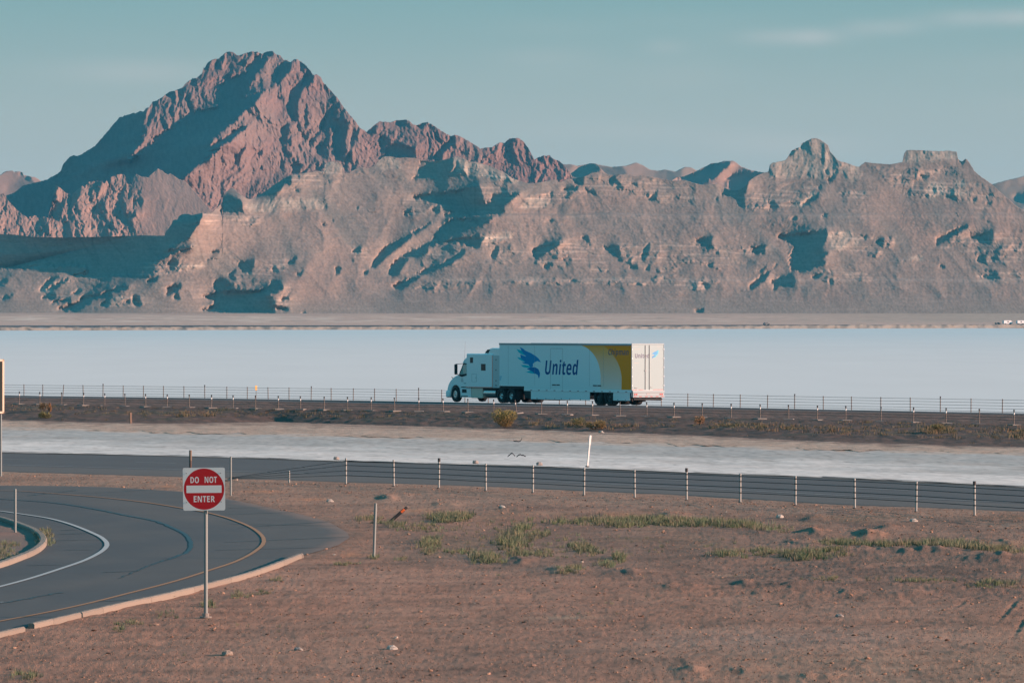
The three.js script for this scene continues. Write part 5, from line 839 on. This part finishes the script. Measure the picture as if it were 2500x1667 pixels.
  mesh('window', box(19.55, 19.92, 2.72, 3.1, -1.262, -1.24, 0.05), glassDark, slp); mesh('window', box(17.95, 18.52, 2.2, 2.66, -1.262, -1.24, 0.06), glassDark, slp);
  mesh('sleeper_trim', [box(17.1, 20.45, 1.02, 1.09, -1.275, -1.24, 0.015), box(17.06, 17.12, 1.1, 3.25, -1.265, -1.2, 0.01)], pinkTrim, slp);
  mesh('access_hatch', [box(19.1, 19.7, 1.42, 1.434, -1.258, -1.248, 0.003), box(19.1, 19.7, 1.95, 1.964, -1.258, -1.248, 0.003), box(19.1, 19.114, 1.42, 1.96, -1.258, -1.248, 0.003), box(19.69, 19.704, 1.42, 1.96, -1.258, -1.248, 0.003), box(19.16, 19.22, 1.68, 1.74, -1.26, -1.248, 0.003)], greyTrim, slp);
  const fairMat = new THREE.MeshPhysicalMaterial({ color: rgb(0.52, 0.53, 0.54), roughness: 0.45 }), fair = mesh('side_fairing', box(16.2, 17.08, 1.02, 3.25, -1.24, -1.18, 0.02), fairMat, t); mesh('side_fairing', box(16.2, 17.08, 1.02, 3.25, 1.18, 1.24, 0.02), fairMat, t);
  mesh('fairing_port', [1.2, 1.52, 2.25, 2.95].map((y) => { const q = cyl(0.05, 0.02, 0, 0, 0, 10); q.rotateX(Math.PI / 2); q.translate(16.64, y, -1.25); return q; }), chassis, fair);
  const roof = mesh('roof_fairing', extr([[16.25, 3.2], [16.25, 3.74], [17.3, 3.76], [17.75, 3.66], [18.25, 3.36], [18.25, 3.2]], -1.16, 1.16, 0.06), truckWhite, t);
  mesh('air_intake', [extr([[17.72, 3.40], [17.52, 3.66], [17.86, 3.64], [18.16, 3.42]], -1.18, -1.12, 0.02)], chassis, roof);
  const cab = mesh('cab', [extr([[20.3, 1.0], [20.3, 3.16], [20.62, 3.0], [20.95, 2.72], [21.52, 1.9], [21.62, 1.5], [21.5, 0.95]], -1.17, 1.17, 0.05)], truckWhite, t);
  mesh('door_window', extr([[20.5, 2.0], [20.5, 2.62], [20.86, 2.62], [21.3, 1.98], [21.2, 1.92]], -1.185, -1.165, 0.006), new THREE.MeshPhysicalMaterial({ color: rgb(0.30, 0.46, 0.42), roughness: 0.08, clearcoat: 0.6 }), cab);
  mesh('window_trim', [extr([[20.48, 1.86], [20.48, 1.98], [21.22, 1.9], [21.38, 1.96], [21.40, 1.82], [21.1, 1.74]], -1.19, -1.165, 0.006), extr([[20.84, 2.64], [20.92, 2.64], [21.45, 1.9], [21.36, 1.9]], -1.19, -1.165, 0.004), extr([[20.3, 2.62], [20.3, 2.68], [20.95, 2.7], [20.95, 2.62]], -1.19, -1.165, 0.004)], chassis, cab);
  const ws = new THREE.PlaneGeometry(2.1, 0.86); ws.rotateX(-0.95); ws.rotateY(Math.PI / 2); ws.translate(21.255, 2.33, 0); mesh('windscreen', ws, glassDark, cab);
  mesh('door_lettering', [0, 1, 2, 3].map((k) => box(20.95 - k * 0.02, 21.2, 1.62 - k * 0.07, 1.65 - k * 0.07, -1.178, -1.171, 0.002)).concat([box(20.55, 20.85, 1.28, 1.33, -1.178, -1.171, 0.002)]), greyTrim, cab);
  mesh('mirror', [box(21.42, 21.56, 1.9, 2.62, -1.52, -1.3, 0.05), rod(new THREE.Vector3(20.6, 2.68, -1.15), new THREE.Vector3(21.5, 2.62, -1.42), 0.02), rod(new THREE.Vector3(21.1, 1.8, -1.15), new THREE.Vector3(21.5, 1.95, -1.42), 0.025), box(21.42, 21.56, 1.9, 2.62, 1.3, 1.52, 0.05)], chassis, cab);
  mesh('visor', extr([[20.6, 3.02], [20.95, 2.74], [21.12, 2.72], [20.98, 2.86], [20.7, 3.06]], -1.1, 1.1, 0.02), truckWhite, cab);
  mesh('aerial', [rod(new THREE.Vector3(20.75, 2.7, -1.2), new THREE.Vector3(20.6, 4.2, -1.2), 0.008), rod(new THREE.Vector3(19.0, 3.36, 0.2), new THREE.Vector3(19.0, 3.6, 0.2), 0.01), rod(new THREE.Vector3(18.7, 3.6, 0.2), new THREE.Vector3(19.35, 3.6, 0.2), 0.02)], greyTrim, cab);
  // bonnet with wheel arch
  const hs = new THREE.Shape(); hs.moveTo(21.35, 1.0); hs.lineTo(21.35, 1.9); hs.quadraticCurveTo(22.1, 1.84, 22.55, 1.5); hs.quadraticCurveTo(22.95, 1.22, 23.02, 0.8); hs.lineTo(23.0, 0.5); hs.lineTo(22.57, 0.5); hs.absarc(21.93, 0.52, 0.64, 0, Math.PI, false); hs.lineTo(21.29, 0.52); hs.lineTo(21.29, 1.0);
  const hg = new THREE.ExtrudeGeometry(hs, { depth: 2.2, bevelEnabled: true, bevelSize: 0.05, bevelThickness: 0.06, bevelSegments: 3, curveSegments: 18, bevelOffset: -0.05 }); hg.translate(0, 0, -1.1);
  const hood = mesh('bonnet', hg, truckWhite, t);
  mesh('bonnet_mirror', [rod(new THREE.Vector3(22.3, 1.55, 1.0), new THREE.Vector3(22.45, 1.95, 1.25), 0.025), box(22.36, 22.56, 1.88, 2.08, 1.14, 1.36, 0.05), rod(new THREE.Vector3(22.3, 1.55, -1.0), new THREE.Vector3(22.5, 1.72, -1.12), 0.025)], chassis, hood);
  mesh('headlight', [box(22.72, 22.98, 0.78, 1.02, -1.12, -0.8, 0.05), box(22.72, 22.98, 0.78, 1.02, 0.8, 1.12, 0.05)], chrome, hood);
  mesh('front_bumper', [box(22.62, 23.2, 0.3, 0.78, -1.2, 1.2, 0.12)], truckWhite, t);
  const step = mesh('step_fairing', [box(19.92, 21.26, 0.33, 1.0, -1.2, -1.0, 0.04), box(19.92, 21.26, 0.33, 1.0, 1.0, 1.2, 0.04)], truckWhite, t);
  mesh('step_hole', [box(20.45, 21.02, 0.66, 0.9, -1.215, -1.19, 0.02), box(20.3, 21.2, 0.4, 0.45, -1.215, -1.19, 0.01), box(20.35, 21.15, 1.0, 1.07, -1.2, -1.15, 0.01)], chassis, step);
  mesh('battery_box', [box(18.42, 19.86, 0.3, 1.0, -1.19, -0.6, 0.03)], tread, t);
  const tank = new THREE.CylinderGeometry(0.31, 0.31, 1.5, 24); tank.rotateZ(Math.PI / 2); tank.translate(17.6, 0.66, -0.86); const tank2 = tank.clone(); tank2.translate(0, 0, 1.72); mesh('fuel_tank', [tank, tank2], chrome, t);
  mesh('under_deck', [box(16.7, 20.2, 0.9, 1.04, -1.15, 1.15, 0.02), box(18.4, 19.9, 0.3, 0.95, -0.6, 1.15, 0.03)], chassis, t);
}
// ---------------------------------------------------------------- far vehicles on the far road
function farBaseRoad(px) { const y = CAM - (farRoadRow(px) - HZ) / F * 4000; const p = P(px, HZ, 3994); p.y = y + 0.02; return p; }
function farCar(label, px, L, H, W, kind) {
  const t = thing(kind === 'car' ? 'parked_car' : kind === 'rv' ? 'camper_van' : 'box_trailer', label, kind === 'car' ? 'car' : kind === 'rv' ? 'camper' : 'trailer'); t.position.copy(farBaseRoad(px)); t.rotation.y = kind === 'car' ? 0.5 : 0.35;
  const paint = new THREE.MeshStandardMaterial({ color: kind === 'car' ? rgb(0.045, 0.06, 0.065) : rgb(0.7, 0.7, 0.7), roughness: 0.45 });
  const ex = (poly, w) => { const g = new THREE.ExtrudeGeometry(new THREE.Shape(poly.map(([x, y]) => new THREE.Vector2(x, y))), { depth: w - 0.2, bevelEnabled: true, bevelSize: 0.08, bevelThickness: 0.1, bevelSegments: 2, bevelOffset: -0.08 }); g.translate(0, 0, -w / 2 + 0.1); return g; };
  if (kind === 'car') {
    mesh('body', ex([[-L / 2, 0.35], [-L / 2, 0.95], [-L * 0.42, 1.02], [-L * 0.3, H], [L * 0.12, H], [L * 0.28, 1.0], [L / 2, 0.85], [L / 2, 0.35]], W), paint, t);
    mesh('window', [ex([[-L * 0.36, 1.02], [-L * 0.28, H - 0.1], [L * 0.1, H - 0.1], [L * 0.22, 1.02]], W + 0.04)], glassDark, t);
  } else {
    const h0 = kind === 'rv' ? 0.5 : 0.6;
    mesh('body', ex(kind === 'rv' ? [[-L / 2, h0], [-L / 2, H], [L * 0.3, H], [L * 0.46, H * 0.72], [L / 2, H * 0.5], [L / 2, h0]] : [[-L / 2, h0], [-L / 2, H - 0.15], [-L / 2 + 0.2, H], [L / 2 - 0.4, H], [L / 2, H * 0.6], [L / 2, h0]], W), paint, t);
    mesh('window', [new RoundedBoxGeometry(1.2, 0.6, W + 0.06, 2, 0.02).translate(0, H * 0.68, 0)], glassDark, t);
  }
  for (const x of [-L * 0.3, L * 0.3]) { const g = new THREE.CylinderGeometry(0.36, 0.36, W + 0.02, 16); g.rotateX(Math.PI / 2); mesh('wheel', g, rubber, t).position.set(x, 0.36, 0); }
  return t;
}
farCar('small dark car alone on the far road, right of the truck', 1872, 4.4, 1.55, 1.8, 'car');
farCar('tiny dark car on the far road just left of the white camper', 2437, 3.6, 1.3, 1.7, 'car');
farCar('white camper van on the far road near the right edge', 2461, 6.2, 2.6, 2.3, 'rv');
farCar('white caravan on the far road cut by the right edge', 2493, 5.4, 2.5, 2.3, 'trailer');
// ---------------------------------------------------------------- scraps on the salt and loose stones
{
  const scrap = (label, at, strips) => { const t = thing('tyre_shred', label, 'debris'); t.position.copy(at); for (const s of strips) { const c = new THREE.CatmullRomCurve3(s.map(([x, y, z]) => new THREE.Vector3(x, y, z))); const fr = 14, w = 0.11, pos = [], idx = []; for (let i = 0; i <= fr; i++) { const p = c.getPoint(i / fr), tw = noise(i * 0.4, p.x * 3); for (const [a, b] of [[-w, 0], [-w * 0.6, 0.05], [w * 0.6, 0.05], [w, 0]]) pos.push(p.x, p.y + b + tw * 0.03, p.z + a); if (i) for (let k = 0; k < 3; k++) { const q = i * 4 + k; idx.push(q - 4, q - 3, q, q - 3, q + 1, q); } } const g = new THREE.BufferGeometry(); g.setAttribute('position', new THREE.Float32BufferAttribute(pos, 3)); g.setAttribute('uv', new THREE.Float32BufferAttribute(new Float32Array(pos.length / 3 * 2), 2)); g.setIndex(idx); g.computeVertexNormals(); mesh('tread_strip', g, rubber, t); } return t; };
  scrap('curled black tyre shred in the middle of the salt strip', midPoint(1263, 1079), [[[-0.22, 0.26, 0], [-0.2, 0.06, 0], [0, 0.02, 0.05], [0.18, 0.05, 0], [0.26, 0.2, 0]]]);
  scrap('two piece black tyre shred near the road on the salt', midPoint(1262, 1117), [[[-0.42, 0.02, 0], [-0.3, 0.13, 0], [-0.2, 0.16, 0.02], [-0.08, 0.06, 0]], [[-0.02, 0.02, 0], [0.12, 0.1, 0], [0.26, 0.09, 0], [0.4, 0.02, 0.05]]]);
  const stoneGeo = (r) => { const g = new THREE.IcosahedronGeometry(r, 3), p = g.attributes.position; for (let i = 0; i < p.count; i++) { const x = p.getX(i), y = p.getY(i), z = p.getZ(i), k = 1 + 0.28 * noise(x / r * 1.3 + r * 50, y / r * 1.3 + z / r) + 0.12 * noise(x / r * 3, z / r * 3 + 9); p.setXYZ(i, x * k * 1.25, y * k * 0.72, z * k); } g.computeVertexNormals(); return g; };
  const tan = new THREE.MeshStandardMaterial({ color: rgb(0.26, 0.2, 0.16), roughness: 0.95 }), grey = new THREE.MeshStandardMaterial({ color: rgb(0.25, 0.22, 0.2), roughness: 0.95 }), paleM = new THREE.MeshStandardMaterial({ color: rgb(0.36, 0.32, 0.28), roughness: 0.95 });
  for (const [label, at, r, m] of [
    ['brown stone at the salt edge of the road right of the red sign', roadPoint(821, -0.05), 0.1, grey], ['grey stone at the salt edge behind the first tall capped post', roadPoint(1161, -0.05), 0.1, grey], ['grey brown stone at the salt edge below the tyre shreds', roadPoint(1317, -0.05), 0.11, grey],
    ['pale flat stone on the bare dirt below the long kerb', fgPoint(957, 1582), 0.09, paleM], ['pale flat stone below the red sign in the lower left', fgPoint(555, 1601), 0.11, tan], ['small pale rock left of the lone steel post', fgPoint(805, 1224), 0.09, paleM], ['white rock in front of the barrier in the middle', fgPoint(1225, 1245), 0.08, paleM],
    ['white rock above the long grass at the right', fgPoint(1905, 1264), 0.1, paleM], ['white rock high on the slope at the far right', fgPoint(2232, 1274), 0.09, paleM], ['white scrap of rock at the foot of the embankment', midPoint(1468, 1057), 0.14, paleM], ['dark stone alone on the smooth dirt at lower right', fgPoint(2050, 1506), 0.07, grey], ['dark clod standing on the dirt at lower left', fgPoint(727, 1587), 0.07, grey]]) {
    const s = mesh('stone', stoneGeo(r), m); s.position.copy(at); s.position.y += r * 0.2; s.rotation.y = r * 40; tag(s, label, 'stone');
  }
}
// ---------------------------------------------------------------- grass, weeds, bushes, gravel
const leafMat = new THREE.MeshStandardMaterial({ vertexColors: true, roughness: 0.9, side: THREE.DoubleSide });
function tuftGeo(n, spread, height, width, cols) {           // a clump of thin bent blades
  const pos = [], col = [], idx = [];
  for (let i = 0; i < n; i++) {
    const a = rr(0, 6.283), r = Math.sqrt(rnd()) * spread, x = Math.cos(a) * r, z = Math.sin(a) * r, h = height * rr(0.45, 1.1), lean = rr(0.1, 0.5) * h, la = a + rr(-0.9, 0.9), w = width * rr(0.6, 1.3), wa = rr(0, 6.283), dx = Math.cos(wa) * w, dz = Math.sin(wa) * w, k = pos.length / 3, c = cols[Math.floor(rnd() * cols.length)], q = rr(0.75, 1.25);
    const mx = x + Math.cos(la) * lean * 0.3, mz = z + Math.sin(la) * lean * 0.3, tx = x + Math.cos(la) * lean, tz = z + Math.sin(la) * lean;
    pos.push(x - dx, -0.03, z - dz, x + dx, -0.03, z + dz, mx - dx * 0.7, h * 0.55, mz - dz * 0.7, mx + dx * 0.7, h * 0.55, mz + dz * 0.7, tx, h, tz);
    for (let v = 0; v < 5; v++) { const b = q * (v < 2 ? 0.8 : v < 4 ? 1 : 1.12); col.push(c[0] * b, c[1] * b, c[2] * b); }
    idx.push(k, k + 1, k + 2, k + 1, k + 3, k + 2, k + 2, k + 3, k + 4);
  }
  const g = new THREE.BufferGeometry(); g.setAttribute('position', new THREE.Float32BufferAttribute(pos, 3)); g.setAttribute('color', new THREE.Float32BufferAttribute(col, 3)); g.setAttribute('uv', new THREE.Float32BufferAttribute(new Float32Array(pos.length / 3 * 2), 2)); g.setIndex(idx); g.computeVertexNormals(); return g;
}
function scatter(name, label, category, geos, places) {      // places: [Vector3, scale, heightScale]
  const root = new THREE.Group(); root.name = numbered(name); tag(root, label, category, null, 'stuff'); scene.add(root);
  geos.forEach((g, k) => {
    const mine = places.filter((_, i) => i % geos.length === k), im = new THREE.InstancedMesh(g, leafMat, mine.length), m = new THREE.Matrix4(), q = new THREE.Quaternion(), up = new THREE.Vector3(0, 1, 0);
    mine.forEach(([p, s, hs], i) => { q.setFromAxisAngle(up, rr(0, 6.283)); m.compose(p, q, new THREE.Vector3(s, s * hs, s)); im.setMatrixAt(i, m); im.setColorAt(i, rgb(rr(0.8, 1.15), rr(0.85, 1.1), rr(0.8, 1.1))); });
    im.name = 'blades'; im.castShadow = im.receiveShadow = true; root.add(im);
  });
  return root;
}
const green = [[0.12, 0.15, 0.085], [0.145, 0.165, 0.095], [0.175, 0.175, 0.105], [0.10, 0.13, 0.075]], straw = [[0.2, 0.185, 0.115], [0.22, 0.19, 0.12], [0.165, 0.165, 0.095], [0.23, 0.185, 0.125]];
const gGeos = [tuftGeo(22, 0.10, 0.26, 0.0065, green), tuftGeo(18, 0.13, 0.24, 0.006, [...green, ...straw]), tuftGeo(16, 0.12, 0.22, 0.006, straw), tuftGeo(26, 0.09, 0.2, 0.007, green)];
{
  const places = [];
  const patch = (cx, cr, w, h, n, s = 1, slope = 0) => { for (let i = 0; i < n * 0.5; i++) { const u = (rnd() + rnd() + rnd() - 1.5) * 0.95, v = (rnd() + rnd() - 1) * 1.25, px = cx + u * w, row = cr + v * h + slope * u * w; if (noise(px / 14, row / 5) < -0.35) continue; if (inRamp(px, row) > 0.2) continue; places.push([fgPoint(px, row), s * rr(0.4, 0.95), rr(0.6, 1.1)]); } };
  for (const a of [[905, 1270, 36, 9, 90, 0.9], [968, 1282, 28, 7, 120, 0.8], [1092, 1266, 52, 11, 420, 1.2], [1125, 1262, 28, 7, 130, 1.3], [1030, 1290, 60, 10, 120, 0.8], [1046, 1328, 30, 13, 150, 1.0], [1048, 1346, 22, 7, 60, 0.9], [1125, 1347, 38, 6, 120, 0.7], [1185, 1364, 38, 12, 220, 1.05], [1195, 1372, 26, 5, 70, 0.8], [1255, 1330, 46, 26, 420, 1.15], [1300, 1354, 60, 10, 130, 0.85], [1275, 1290, 26, 11, 130, 1.05], [1318, 1307, 26, 8, 70, 0.9],
    [1440, 1276, 120, 8, 330, 1.0, 0.01], [1520, 1282, 60, 10, 260, 1.1], [1640, 1277, 170, 8, 900, 1.15, 0.03], [1780, 1281, 70, 7, 300, 1.05, 0.05], [1880, 1292, 60, 10, 130, 0.85, 0.08], [1440, 1346, 30, 11, 150, 1.0], [1410, 1335, 22, 7, 60], [1512, 1366, 13, 9, 110, 1.15], [1480, 1380, 34, 9, 110, 0.8], [1400, 1396, 34, 8, 90, 0.75], [1380, 1400, 20, 6, 40, 0.7], [1780, 1357, 40, 8, 160, 0.95], [1870, 1352, 40, 10, 160, 0.85], [1965, 1357, 54, 10, 360, 1.05], [2035, 1352, 40, 9, 150, 0.9], [2060, 1325, 70, 7, 220, 0.9], [2160, 1333, 80, 7, 260, 0.95, 0.02], [2310, 1338, 90, 8, 500, 1.1, 0.02], [2430, 1346, 90, 8, 260, 1.0, 0.04], [2020, 1418, 60, 6, 60, 0.7], [2230, 1423, 120, 7, 110, 0.7], [2430, 1432, 80, 7, 130, 0.8],
    [320, 1526, 36, 11, 70, 0.6], [405, 1503, 40, 9, 50, 0.5], [505, 1482, 18, 7, 40, 0.75], [590, 1456, 26, 9, 60, 0.55], [645, 1446, 24, 7, 40, 0.5], [672, 1418, 26, 5, 40, 0.55], [60, 1652, 40, 14, 80, 0.75], [290, 1540, 20, 5, 30, 0.6], [845, 1379, 30, 4, 60, 0.6], [910, 1364, 12, 4, 30, 0.8], [980, 1366, 14, 5, 24, 0.7], [1150, 1300, 120, 30, 130, 0.7], [1600, 1340, 300, 30, 120, 0.6], [1340, 1330, 90, 30, 90, 0.7], [700, 1560, 420, 70, 60, 0.45], [1500, 1500, 700, 90, 50, 0.4]]) patch(...a);
  for (let i = 0; i < 90; i++) { const px = 92 + rr(-1, 1) * 18 + rnd() * 14, row = 1316 + rr(-22, 22); places.push([rampPoint(px + 8, row), rr(0.4, 0.8), rr(0.8, 1.3)]); }
  for (let i = 0; i < 110; i++) { const px = rr(-60, 40), row = rr(1330, 1372); places.push([rampPoint(px, row, 0.05), rr(0.4, 0.8), rr(0.7, 1.1)]); }
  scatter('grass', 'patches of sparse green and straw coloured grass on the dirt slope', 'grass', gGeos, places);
}
{
  const dark = [[0.093, 0.082, 0.048], [0.128, 0.107, 0.060], [0.145, 0.111, 0.064], [0.170, 0.119, 0.068]], wg = [tuftGeo(18, 0.24, 0.2, 0.012, dark), tuftGeo(14, 0.28, 0.17, 0.012, [...dark, [0.221, 0.156, 0.088]])], places = [];
  const patch = (x0, x1, f0, f1, n, s) => { for (let i = 0; i < n * 0.8; i++) { const px = rr(x0, x1), row = mix(rowRB(px), rowRD(px), rr(f0, f1)); if (noise(px / 26, row / 6 + 4) < -0.1) continue; places.push([midPoint(px, row), s * rr(0.5, 1.2), rr(0.7, 1.2)]); } };
  for (const a of [[-50, 420, 0.1, 0.55, 260, 0.9], [420, 900, 0.05, 0.6, 260, 0.9], [900, 1500, 0.1, 0.6, 200, 0.75], [1300, 1560, 0.5, 0.85, 180, 1.1], [1560, 1900, 0.1, 0.6, 150, 0.7], [1740, 2040, 0.3, 0.62, 330, 1.1], [2040, 2500, 0.05, 0.7, 420, 1.0], [2260, 2330, 0.2, 0.5, 90, 1.4], [2460, 2560, 0.25, 0.6, 90, 1.3], [430, 530, 0.3, 0.6, 90, 1.2], [0, 2500, 0.0, 0.95, 500, 0.55]]) patch(...a);
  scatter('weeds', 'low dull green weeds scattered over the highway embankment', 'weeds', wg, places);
}
function bush(name, label, at, R, H, cols, n, leaf, twig) {
  const t = thing(name, label, 'bush'); t.position.copy(at); const pos = [], col = [], lobes = Array.from({ length: 9 }, () => [rr(-0.6, 0.6) * R, rr(0.25, 0.75) * H, rr(-0.6, 0.6) * R, rr(0.3, 0.5) * R]);
  for (let i = 0; i < n; i++) {
    const l = lobes[Math.floor(rnd() * lobes.length)], u = rr(-1, 1), a = rr(0, 6.283), q = Math.sqrt(1 - u * u), rad = l[3] * Math.cbrt(rr(0.25, 1)), dx = q * Math.cos(a), dy = u, dz = q * Math.sin(a), x = l[0] + dx * rad, y = Math.max(0.02, l[1] + dy * rad * H / R * 0.8), z = l[2] + dz * rad;
    if (noise(x * 3.1 / R + 5, y * 3 / H + z * 2 / R) < -0.3) continue;
    const len = leaf * rr(0.7, 1.7), ox = (dx + rr(-0.6, 0.6)) * len, oy = (Math.abs(dy) + rr(0.2, 1)) * len, oz = (dz + rr(-0.6, 0.6)) * len, wx = rr(-1, 1) * leaf * 0.32, wz = rr(-1, 1) * leaf * 0.32, c = mix3(cols[0], cols[1], clamp(y / H * 1.1 + rr(-0.35, 0.35))), b = rr(0.7, 1.25);
    pos.push(x - wx, y, z - wz, x + wx, y, z + wz, x + ox, y + oy, z + oz); for (let v = 0; v < 3; v++) col.push(c[0] * b, c[1] * b, c[2] * b);
  }
  const g = new THREE.BufferGeometry(); g.setAttribute('position', new THREE.Float32BufferAttribute(pos, 3)); g.setAttribute('color', new THREE.Float32BufferAttribute(col, 3)); g.setAttribute('uv', new THREE.Float32BufferAttribute(new Float32Array(pos.length / 3 * 2), 2)); g.computeVertexNormals();
  mesh('foliage', g, leafMat, t);
  mesh('stem', Array.from({ length: 14 }, (_, i) => rod(new THREE.Vector3(0, -0.03, 0), new THREE.Vector3(rr(-0.6, 0.6) * R, rr(0.4, 0.8) * H, rr(-0.6, 0.6) * R), 0.012, 4)), twig, t); return t;
}
const twigMat = new THREE.MeshStandardMaterial({ color: rgb(0.13, 0.09, 0.06), roughness: 0.95 });
bush('shrub', 'round yellow green shrub with rusty base below the truck', midPoint(1235, 1042), 1.05, 1.0, [[0.204, 0.123, 0.044], [0.212, 0.189, 0.060]], 5200, 0.06, twigMat);
bush('shrub', 'rusty orange low shrub in weeds right of the big shrub', midPoint(1452, 1049), 0.72, 0.5, [[0.230, 0.139, 0.056], [0.212, 0.164, 0.068]], 2200, 0.055, twigMat);
bush('shrub', 'thin green shrub just left of the rusty low shrub', midPoint(1408, 1040), 0.55, 0.45, [[0.128, 0.115, 0.048], [0.170, 0.156, 0.064]], 1300, 0.05, twigMat);
bush('tumbleweed', 'round orange brown tumbleweed on the embankment near the right', midPoint(1709, 1037), 0.37, 0.46, [[0.255, 0.152, 0.076], [0.306, 0.189, 0.104]], 2400, 0.04, twigMat);
bush('shrub', 'low green shrub at the foot of the embankment near the left edge', midPoint(110, 1021), 0.5, 0.42, [[0.136, 0.127, 0.044], [0.162, 0.152, 0.056]], 1600, 0.05, twigMat);
bush('shrub', 'dry tan shrub above the low green one at left', midPoint(107, 1003), 0.42, 0.5, [[0.204, 0.139, 0.072], [0.170, 0.123, 0.064]], 1300, 0.05, twigMat);
bush('shrub', 'tall thin orange stalk of dry weed at left on the embankment', midPoint(120, 1006), 0.14, 0.62, [[0.281, 0.139, 0.056], [0.289, 0.148, 0.060]], 700, 0.05, twigMat);
bush('shrub', 'green tuft shrub on the embankment toward the right edge', midPoint(2292, 1055), 0.5, 0.45, [[0.145, 0.123, 0.056], [0.187, 0.164, 0.068]], 1500, 0.05, twigMat);
// loose gravel and clods, too many to count
{
  const g = new THREE.IcosahedronGeometry(1, 0), p = g.attributes.position; for (let i = 0; i < p.count; i++) { const k = 1 + 0.3 * noise(p.getX(i) * 1.7 + 3, p.getY(i) * 1.7 + p.getZ(i)); p.setXYZ(i, p.getX(i) * k, p.getY(i) * k * 0.7, p.getZ(i) * k); } g.computeVertexNormals();
  const N = 34000, im = new THREE.InstancedMesh(g, new THREE.MeshStandardMaterial({ color: rgb(1, 1, 1), roughness: 0.97 }), N), m = new THREE.Matrix4(), q = new THREE.Quaternion(), e = new THREE.Euler();
  let n = 0;
  while (n < N) {
    const px = rr(-60, 2560), v = rnd(), row = rowRN(px) + 4 + Math.pow(v, 1.15) * (1700 - rowRN(px)); if (inRamp(px, row) > 0.01) continue;
    const near = sm(110, 10, row - rowRN(px)), cl = noise(px / 60, row / 9); if (rnd() > 0.35 + 0.5 * cl + 0.5 * near) continue;
    const pt = fgPoint(px, row), big = Math.pow(rnd(), 40), s = 0.006 + 0.010 * rnd() + 0.035 * big; pt.y += s * 0.25; e.set(rr(-0.4, 0.4), rr(0, 6.28), rr(-0.4, 0.4)); q.setFromEuler(e);
    m.compose(pt, q, new THREE.Vector3(s * rr(0.8, 1.5), s * rr(0.6, 1), s * rr(0.8, 1.5))); im.setMatrixAt(n, m);
    const u = rnd(), c = u < 0.006 ? [0.442, 0.353, 0.288] : u < 0.5 ? [0.31, 0.175, 0.115] : u < 0.75 ? [0.18, 0.105, 0.075] : [0.14, 0.088, 0.066]; const k = rr(0.75, 1.25); im.setColorAt(n, rgb(c[0] * k, c[1] * k, c[2] * k)); n++;
  }
  im.name = 'gravel'; names.set('gravel', 1); tag(im, 'loose gravel and clods strewn over the dirt slope', 'gravel', null, 'stuff'); scene.add(im);
}
shade(scene);
renderer.render(scene, camera);
